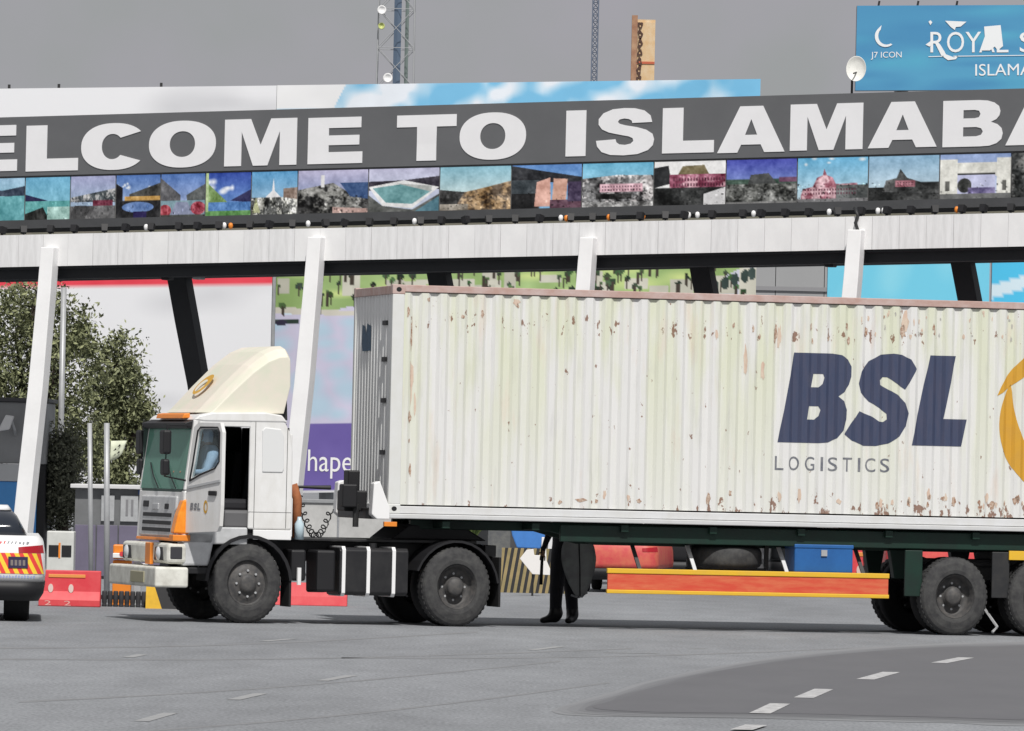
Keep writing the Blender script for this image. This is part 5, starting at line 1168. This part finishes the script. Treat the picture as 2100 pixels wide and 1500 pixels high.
# long dark wall far back under the trailer
D = 150; xa, xc = gat(560, D), gat(2400, D)
WL = thing('boundary_wall', 'long grey boundary wall far back, seen under the trailer', 'wall', (xa, D, 0))
w_ = xc-xa; n = 14
for i in range(n): MB().box(w_*i/n+.02, w_*(i+1)/n-.02, 0, .2, 0, 1.25).build('wall_panel', mat('wall_pale', (.5,.5,.49), .8, noise=.5, nscale=2) if i < 2 else mat('wall_dark', (.07,.07,.075), .8, noise=.5, nscale=2), WL, .01)
MB().box(-.05, w_+.05, -.04, .24, 1.25, 1.33).build('coping', GREY, WL, .01)
# grey signboard with small marks
x_, z_ = atY(1000, 1128, 124)[[0, 2]]
SGN = thing('grey_signboard', 'small dark grey signboard behind the drive wheel', 'sign', (x_, 124, 0))
MB().box(0, .4, 0, .08, .45, 1.1).build('panel', mat('signboard_grey', (.1,.105,.11), .7, noise=.6, nscale=8, rgb2=(.2,.2,.18)), SGN, .01)
for i, dx in enumerate((.06,.12,.18)): MB().hexa([(dx,-.01,.98),(dx+.03,-.01,.98),(dx+.03,0,.98),(dx,0,.98),(dx+.02,-.01,1.06),(dx+.05,-.01,1.06),(dx+.05,0,1.06),(dx+.02,0,1.06)]).build('printed_mark', WHITE2, SGN)
MB().box(.27,.33,-.01,0,.98,1.06).build('red_mark', RED, SGN); MB().box(.05,.09,.02,.06,0,.45).build('leg', DARK, SGN); MB().box(.31,.35,.02,.06,0,.45).build('leg', DARK, SGN)

# ------------------------------------------------------------------ cars
def rrect(hw, y0, y1, r_, n=6):
    q = []
    for cx, cy, a0 in ((hw-r_, y0+r_, -90), (hw-r_, y1-r_, 0), (-hw+r_, y1-r_, 90), (-hw+r_, y0+r_, 180)):
        q += [(cx+r_*math.cos(R(a0+90*i/n)), cy+r_*math.sin(R(a0+90*i/n))) for i in range(n+1)]
    return q
BODY = [(.26,.80,.10,4.2,.25),(.36,.86,.0,4.3,.3),(.6,.895,-.02,4.32,.32),(.85,.885,.0,4.25,.32),(1.0,.86,.05,4.1,.3),(1.07,.80,.12,3.95,.25)]
def car(name, label, loc, rz, paint, group=None, sedan=True, low=BLACK, glass=None, cat='car', chev=False, sx=1.):
    T = thing(name, label, cat, loc, rz, group)
    def loft(lv, nm, m_, par, cap=True):
        vs = []; 
        for z, hw, y0, y1, r_ in lv: vs += [(x*sx, y, z) for x, y in rrect(hw, y0, y1, r_)]
        n = 28; fs = [(i*n+j, i*n+(j+1) % n, (i+1)*n+(j+1) % n, (i+1)*n+j) for i in range(len(lv)-1) for j in range(n)]
        if cap: fs += [tuple(range(n))[::-1], tuple(range((len(lv)-1)*n, len(lv)*n))]
        o = MB().add(vs, fs).build(nm, m_, par)
        for p_ in o.data.polygons: p_.use_smooth = len(p_.vertices) == 4
        return o
    def lev(z):
        for a_, b_ in zip(BODY, BODY[1:]):
            if a_[0] <= z <= b_[0]: t = (z-a_[0])/(b_[0]-a_[0]); return tuple(a_[i]*(1-t)+b_[i]*t for i in range(5))
        return BODY[-1]
    loft([lev(z) for z in (.5, .6, .72, .85, .93, 1.0, 1.04, 1.07)], 'body', paint, T)
    lows = [lev(z) for z in (.26, .36, .5)]; loft([(z, hw+.012, y0-.015, y1+.015, r_) for z, hw, y0, y1, r_ in lows], 'bumper', low, T)
    gl = glass or mat('car_dark_glass', (.02,.025,.035), .1)
    top = 1.44 if sedan else 1.75
    gh = loft([(1.05, .66 if sedan else .76, .5 if sedan else .12, 3.2, .15), (1.3, .52 if sedan else .7, .85 if sedan else .2, 2.75, .15), (top-.06, .44 if sedan else .64, 1.08 if sedan else .28, 2.45, .15)], 'windows', gl, T)
    loft([(top-.06, .45 if sedan else .65, 1.06 if sedan else .26, 2.47, .15), (top, .4 if sedan else .6, 1.2 if sedan else .35, 2.3, .15)], 'roof', paint, T)
    for x in ((-.82, .82) if not chev else (-.7, .7)):
        for y in (.72, 3.45):
            q = .20; wo_ = MB().lathe([(.18,.0 if not chev else -.12),(.29,.0 if not chev else -.12),(.32,.03 if not chev else -.09),(.32,.17),(.29,.2),(.18,.2)], 26, (x*sx-(.2 if x > 0 else 0), y, .32), 'x').build('wheel', RUBBER_D, T, smooth=True)
            MB().lathe([(.18,.02),(.001,.03)], 20, (x*sx-(.2 if x > 0 else 0)+(.18 if x > 0 else -.01), y, .32), 'x').build('rim', STEEL, wo_)
    def surf(s, z, out=.006):
        """rear surface, s in -1..1 over the width incl. the corners"""
        zz, hw, y0, y1, r_ = lev(z); hw *= sx
        x = s*(hw+out); k = abs(x)-(hw-r_)
        y = y0 if k <= 0 else y0+r_-math.sqrt(max(r_*r_-min(k, r_)**2, 0)); return (x, y-out, z)
    def rpatch(nm, quad, m_, n=8, out=.006):
        (s0, z0), (s1, z1), (s2, z2), (s3, z3) = quad; vs = []; fs = []
        for j in range(4):
            b_ = j/3
            for i in range(n+1):
                a_ = i/n; sL, sR = s0+(s3-s0)*b_, s1+(s2-s1)*b_; zL, zR = z0+(z3-z0)*b_, z1+(z2-z1)*b_
                vs.append(surf(sL+(sR-sL)*a_, zL+(zR-zL)*a_, out))
        for j in range(3):
            for i in range(n): a_ = j*(n+1)+i; fs.append((a_, a_+1, a_+n+2, a_+n+1))
        return MB().add(vs, fs).build(nm, m_, T, smooth=True)
    for s in (-1, 1): rpatch('tail_lamp', [(s*.62,.86),(s*.97,.86),(s*.97,.96),(s*.62,.93)], mat('tail_lens', (.35,.01,.02), .2), out=.01)
    if chev:
        za, zb = .60, .855; n = 16; ym = mat('chevron_yellow', (.85,.6,.05), .4); rm = mat('chevron_red', (.75,.06,.05), .4)
        for i in range(n):
            for sd in (-1, 1):
                a0, a1 = i/n, (i+1)/n; sh = .14
                q = [(sd*max(min(a0+sh-.07,.97),0), za), (sd*max(min(a1+sh-.07,.97),0), za), (sd*max(min(a1-.07,.97),0), zb), (sd*max(min(a0-.07,.97),0), zb)]
                if abs(q[0][0]-q[1][0]) < .01 and abs(q[2][0]-q[3][0]) < .01: continue
                rpatch('chevron_stripe', q, rm if i % 2 else ym, 3)
        rpatch('number_plate', [(.47,.67),(.74,.67),(.74,.81),(.47,.81)], mat('plate_dark', (.03,.025,.07), .4), out=.016)
        for k in range(4): rpatch('plate_mark', [(.5+.055*k,.70),(.535+.055*k,.70),(.535+.055*k,.77),(.5+.055*k,.77)], mat('plate_ink', (.2,.17,.16), .5), 2, out=.02)
        rnd = random.Random(3)
        for k in range(12): 
            s = .36+.042*k; rpatch('livery_mark', [(s,.545),(s+.028,.545),(s+.03,.545+.03*rnd.uniform(.6,1.2)),(s+.004,.545+.035*rnd.uniform(.6,1.2))], mat('pale_blue_ink', (.35,.4,.62), .5), 2)
        for k in range(9):
            s = .3+.055*k; rpatch('livery_mark', [(s,.97),(s+.02,.965),(s+.045*rnd.uniform(.7,1.1),.985+.02*rnd.random()),(s+.01,1.0)], mat('livery_red', (.6,.1,.1), .5) if k < 3 else mat('livery_grey', (.25,.26,.28), .5), 2)
    return T
P = ground(40, 1276)
xr = gat(97, P[1])
car('police_car', 'white police car with red and yellow chevrons at the left edge', (xr-.93, float(P[1]), 0), R(4), mat('car_white', (.78,.78,.78), .3), chev=True)
car('red_car', 'red car with black lower half behind the riot shield', (gat(1262, 119), 119, 0), R(-6), mat('car_red', (.55,.06,.07), .5, noise=.6, nscale=4, rgb2=(.62,.2,.1)), 'vehicles behind the trailer', sedan=False).scale = (.8, .8, .82)
car('black_car', 'black car behind the traffic cones under the trailer', (gat(1440, 123), 123, 0), R(5), mat('car_black', (.015,.015,.017), .3), 'vehicles behind the trailer', sedan=False)
car('red_car', 'red car seen above the near trailer wheel', (gat(1925, 119), 119, 0), R(3), mat('car_red2', (.6,.05,.07), .35, noise=.5, nscale=3, rgb2=(.7,.2,.12)), 'vehicles behind the trailer', sedan=False)
car('dark_car', 'dark car between the red barrier and the trailer wheels', (gat(1680, 126), 126, 0), R(0), mat('car_dark_grey', (.02,.022,.025), .3), 'vehicles behind the trailer', sedan=False)
xa, xc = gat(94, 120), gat(150, 120); w_ = xc-xa
CBN = thing('white_cabinet', 'low white cabinet with two dark openings behind the red barrier marked 2', 'cabinet', (xa, 120, 0))
MB().box(0, w_, 0, .5, 0, .82).build('body', mat('cabinet_white', (.6,.61,.58), .5, noise=.3, nscale=4), CBN, .02)
for q in (.08, .55): MB().box(w_*q, w_*(q+.36), -.012, .02, .38, .58).build('opening', BLACK, CBN, .006)
MB().box(w_*.44, w_*.51, -.01, .02, .36, .62).build('orange_post', ORANGE, CBN)
P = atY(2070, 1140, 108); x_ = gat(2070, 108)
YS = thing('yellow_board', 'tilted yellow board glimpsed between the trailer wheels', 'board', (x_, 108, 0))
def yp(px, py): q = atY(px, py, 108); return q[0]-x_, q[2]
MB().prism([yp(*q) for q in [(2050,1124),(2076,1136),(2090,1152),(2064,1150)]], 0, .04).build('panel', YELLOW, YS, .004); MB().tube([(0,.05,0),(0,.03,.72)], .02, 6).build('post', DARK, YS)

# ------------------------------------------------------------------ people
def skin_mesh(name, J, E, root, sub=2):
    keys = list(J); me = bpy.data.meshes.new(name); me.from_pydata([J[k][0] for k in keys], [(keys.index(a_), keys.index(b_)) for a_, b_ in E], [])
    o = bpy.data.objects.new(name, me); COL.objects.link(o)
    o.modifiers.new('skin', 'SKIN'); sb = o.modifiers.new('sub', 'SUBSURF'); sb.levels = sub; sb.render_levels = sub
    for i, k in enumerate(keys):
        v = me.skin_vertices[0].data[i]; r_ = J[k][1]; v.radius = r_ if hasattr(r_, '__len__') else (r_, r_); v.use_root = (k == root)
    dg = bpy.context.evaluated_depsgraph_get(); out = bpy.data.meshes.new_from_object(o.evaluated_get(dg)); bpy.data.objects.remove(o); bpy.data.meshes.remove(me)
    for p_ in out.polygons: p_.use_smooth = True
    return out
SKIN = mat('skin', (.30,.17,.11), .55); HAIR = mat('black_hair', (.012,.011,.01), .6)
UNI = mat('black_uniform', (.010,.010,.013), .75, noise=.4, nscale=10, rgb2=(.018,.018,.03)); BOOT = mat('black_boots', (.008,.008,.008), .4)
# standing person behind the trailer, body facing picture left
px_ = 1152; Dp = float(OB[1]+LB[1]*1.3+NB[1]*2.85)
xp = gat(px_, Dp)
def hand_j(J, E, pre, wrist, dirv, side, up, curl=.5):
    d = Vector(dirv).normalized(); s_ = Vector(side).normalized(); u_ = Vector(up).normalized(); w = Vector(wrist)
    J[pre+'palm'] = (tuple(w+d*.07), (.036, .02)); E.append((pre+'wr', pre+'palm'))
    for i, (off, ln) in enumerate(((-.03,.065),(-.01,.08),(.01,.085),(.03,.075))):
        a_ = w+d*.10+s_*off; b_ = a_+d*ln*.5; c_ = b_+(d*(1-curl)+u_*curl)*ln*.5
        J[f'{pre}f{i}a'] = (tuple(a_), .010); J[f'{pre}f{i}b'] = (tuple(b_), .009); J[f'{pre}f{i}c'] = (tuple(c_), .008)
        E += [(pre+'palm', f'{pre}f{i}a'), (f'{pre}f{i}a', f'{pre}f{i}b'), (f'{pre}f{i}b', f'{pre}f{i}c')]
    a_ = w+d*.04-s_*.04; b_ = a_+(d-s_*.6).normalized()*.045
    J[pre+'ta'] = (tuple(a_), .011); J[pre+'tb'] = (tuple(b_), .009); E += [(pre+'palm', pre+'ta'), (pre+'ta', pre+'tb')]
def person_stand():
    J = {}; E = []
    def j(k, p, r_, par=None):
        J[k] = (p, r_)
        if par: E.append((par, k))
    j('pel', (.0,0,.95), (.16,.13)); j('bel', (.0,0,1.12), (.155,.12), 'pel'); j('che', (-.01,0,1.32), (.17,.13), 'bel'); j('nkb', (-.01,0,1.47), (.10,.09), 'che')
    j('nk', (-.02,0,1.54), .055, 'nkb'); j('hd1', (-.03,0,1.61), (.075,.08), 'nk'); j('hd2', (-.035,0,1.70), (.085,.095), 'hd1'); j('hd3', (-.03,0,1.77), (.06,.07), 'hd2'); j('nose', (-.125,0,1.66), .014, 'hd2')
    # legs: near (-y) forward/left, far right-back
    for s, hx, kx, ax, tx in ((-1, -.05, -.08, -.09, -.27), (1, .06, .11, .14, .0)):
        k = 'L' if s < 0 else 'R'; y = .10*s
        j(k+'hip', (hx,y,.88), .13, 'pel'); j(k+'thi', ((hx+kx)/2,y,.70), .12, k+'hip'); j(k+'kn', (kx,y,.50), .095, k+'thi'); j(k+'calf', ((kx+ax)/2-.0,y,.34), .092, k+'kn'); j(k+'an', (ax,y,.10), .072, k+'calf')
        fx, fy = ((-1., -.1) if s < 0 else (-.35, -.9))
        j(k+'heel', (ax-.07*fx,y-.07*fy,.05), .06, k+'an'); j(k+'ball', (ax+.13*fx,y+.13*fy,.05), (.055,.048), k+'an'); j(k+'toe', (ax+.21*fx,y+.21*fy,.04), (.046,.038), k+'ball')
    # arms: near arm hanging left with a baton, far arm holding the shield at right
    j('Lsh', (-.02,-.19,1.42), .07, 'nkb'); j('Lel', (-.20,-.27,1.18), .05, 'Lsh'); j('Lwr', (-.27,-.26,.99), .033, 'Lel')
    j('Rsh', (.0,.19,1.42), .07, 'nkb'); j('Rel', (.16,.18,1.18), .05, 'Rsh'); j('Rwr', (.24,.0,1.08), .033, 'Rel')
    hand_j(J, E, 'L', (-.27,-.26,.99), (-.05,0,-1), (1,0,0), (0,1,0), .6)
    E = [(('Lwr' if a_ == 'Lwr' else a_), b_) for a_, b_ in E]
    hand_j(J, E, 'R', (.24,.0,1.08), (.3,-.6,.1), (0,.3,1), (0,-1,0), .6)
    return J, E
J, E_ = person_stand()
me = skin_mesh('person', J, E_, 'pel'); PO = link('person', me, [UNI, SKIN, BOOT, HAIR])
for p_ in me.polygons:
    c_ = p_.center
    if c_.z > 1.52: p_.material_index = 3 if (c_.z > 1.735 or (c_.x > .0 and c_.z > 1.6)) else 1
    elif (c_.x < -.2 and c_.y < -.15 and c_.z < .97 and c_.z > .7) or (c_.x > .245 and c_.y < -.01 and .95 < c_.z < 1.2): p_.material_index = 1
    elif c_.z < .2: p_.material_index = 2
PO.location = (xp, Dp, 0)
tag(PO, 'person in black uniform and boots standing behind the trailer', 'person')
hp_ = MB()
for dx, dy, dz in ((-.115,-.035,1.69),(-.115,.035,1.69)): hp_.lathe([(.001,-.012),(.012,0),(.001,.012)], 8, (dx,dy,dz))
hp_.build('eyes', BLACK, PO)
BAT = thing('baton', 'black baton hanging from the standing person\'s hand', 'baton', (xp-.28, Dp-.26, .52)); MB().tube([(0,0,.42),(-.01,0,.0)], [.02,.024], 10).build('shaft', BLACK, BAT, smooth=True); MB().tube([(0,0,.42),(0,0,.5)], .024, 10).build('grip', RUBBER_D, BAT)
# riot shield: leaf-shaped, curved
SH = thing('riot_shield', 'dark grey leaf-shaped shield held by the standing person', 'shield', (xp+.17, Dp-.26, .36)); SH.scale = (1.12, 1, 1)
out = [(.0,0),(.06,.03),(.13,.18),(.19,.38),(.21,.52),(.195,.66),(.15,.8),(.09,.9),(.03,.95)]
rows = 22; cols = 9; vs = []; fs = []
for i in range(rows):
    z = .95*i/(rows-1)
    hw = np.interp(z, [q[1] for q in out], [q[0] for q in out]); hw = max(hw, .03)
    for k in range(cols): t = -1+2*k/(cols-1); vs.append((t*hw+.03-.05*(z-.5), .05*(t*hw/.2)**2+.03*(z-.5)**2, z))
for i in range(rows-1):
    for k in range(cols-1): a_ = i*cols+k; fs.append((a_, a_+1, a_+cols+1, a_+cols))
so = MB().add(vs, fs).build('shell', mat('shield_grey', (.28,.285,.285), .5, noise=.7, nscale=5, rgb2=(.42,.45,.43)), SH, smooth=True); s_ = so.modifiers.new('t', 'SOLIDIFY'); s_.thickness = .012; s_.offset = 1
MB().tube([(.055,-.012,.02),(.045,-.02,.4),(.02,-.012,.9)], .008, 6).build('centre_ridge', BLACK, SH)
MB().tube([(-.05,.01,.03),(.04,-.01,.0),(.14,.02,.07)], .014, 6).build('bottom_rim', STEEL, SH)
MB().tube([(.0,-.03,.86),(.02,-.04,.98)], .015, 8).build('white_grip', WHITE2, SH)
# two people in the cab, seated
SHIRT = mat('light_blue_shirt', (.42,.55,.72), .8, noise=.4, nscale=8, rgb2=(.35,.46,.62)); SHIRT2 = mat('blue_shirt', (.06,.13,.26), .8, noise=.4, nscale=8)
def seated(shirt, headm, lean=0.):
    J = {}; E = []
    def j(k, p, r_, par=None):
        J[k] = (p, r_)
        if par: E.append((par, k))
    l = lean
    j('pel', (0,0,.1), (.16,.14)); j('bel', (-.02-.1*l,0,.27), (.16,.125), 'pel'); j('che', (-.03-.25*l,0,.46), (.185,.14), 'bel'); j('nkb', (-.03-.36*l,0,.6), (.12,.1), 'che')
    j('nk', (-.05-.42*l,0,.665), .055, 'nkb'); j('hd1', (-.07-.48*l,0,.73), (.075,.085), 'nk'); j('hd2', (-.07-.52*l,0,.82), (.085,.1), 'hd1'); j('hd3', (-.06-.52*l,0,.89), (.06,.07), 'hd2'); j('nose', (-.17-.52*l,0,.78), .014, 'hd2')
    for s, k in ((-1, 'L'), (1, 'R')):
        j(k+'hip', (-.08,.1*s,.08), .1, 'pel'); j(k+'kn', (-.27,.13*s,.06), .07, k+'hip'); j(k+'an', (-.2,.13*s,-.26), .048, k+'kn'); j(k+'toe', (-.33,.13*s,-.30), .036, k+'an')
        j(k+'sh', (-.04-.36*l,.2*s,.54), .075, 'nkb'); j(k+'el', (-.14-.3*l,.25*s,.30), .052, k+'sh'); j(k+'wr', (-.27-.2*l,.16*s,.30), .034, k+'el')
        hand_j(J, E, k, (-.27-.2*l,.16*s,.30), (-1,0,.1), (0,1,0), (0,0,-1), .7)
    me = skin_mesh('person', J, E, 'pel'); o = link('person', me, [shirt, SKIN, HAIR, mat('dark_trousers', (.03,.03,.035), .8), headm])
    for p_ in me.polygons:
        c_ = p_.center
        if c_.z > .66: p_.material_index = 4 if c_.z > .70 and not (c_.x < -.13-.5*l and c_.z < .84) else 1
        elif c_.x < -.29-.2*l and c_.z > .22 and c_.z < .4: p_.material_index = 1
        elif c_.z < .2 and c_.x < -.06: p_.material_index = 3
    return o
pa = seated(SHIRT, mat('pale_blue_scarf', (.42,.54,.70), .85, noise=.3, nscale=9), .0)
L2 = OA+LA*(-.36)+NA*.50; pa.location = (L2[0], L2[1], 1.62); pa.rotation_euler = (0, 0, YA); pa.scale = (1.1, 1, .97)
tag(pa, 'person in light blue shirt and scarf sitting behind the open cab door', 'person')
pb = seated(SHIRT2, HAIR); L2 = OA+LA*(-.05)+NA*1.65; pb.location = (L2[0], L2[1], 1.52); pb.rotation_euler = (0, 0, YA)
tag(pb, 'driver in blue shirt at the steering wheel behind the windscreen', 'person')
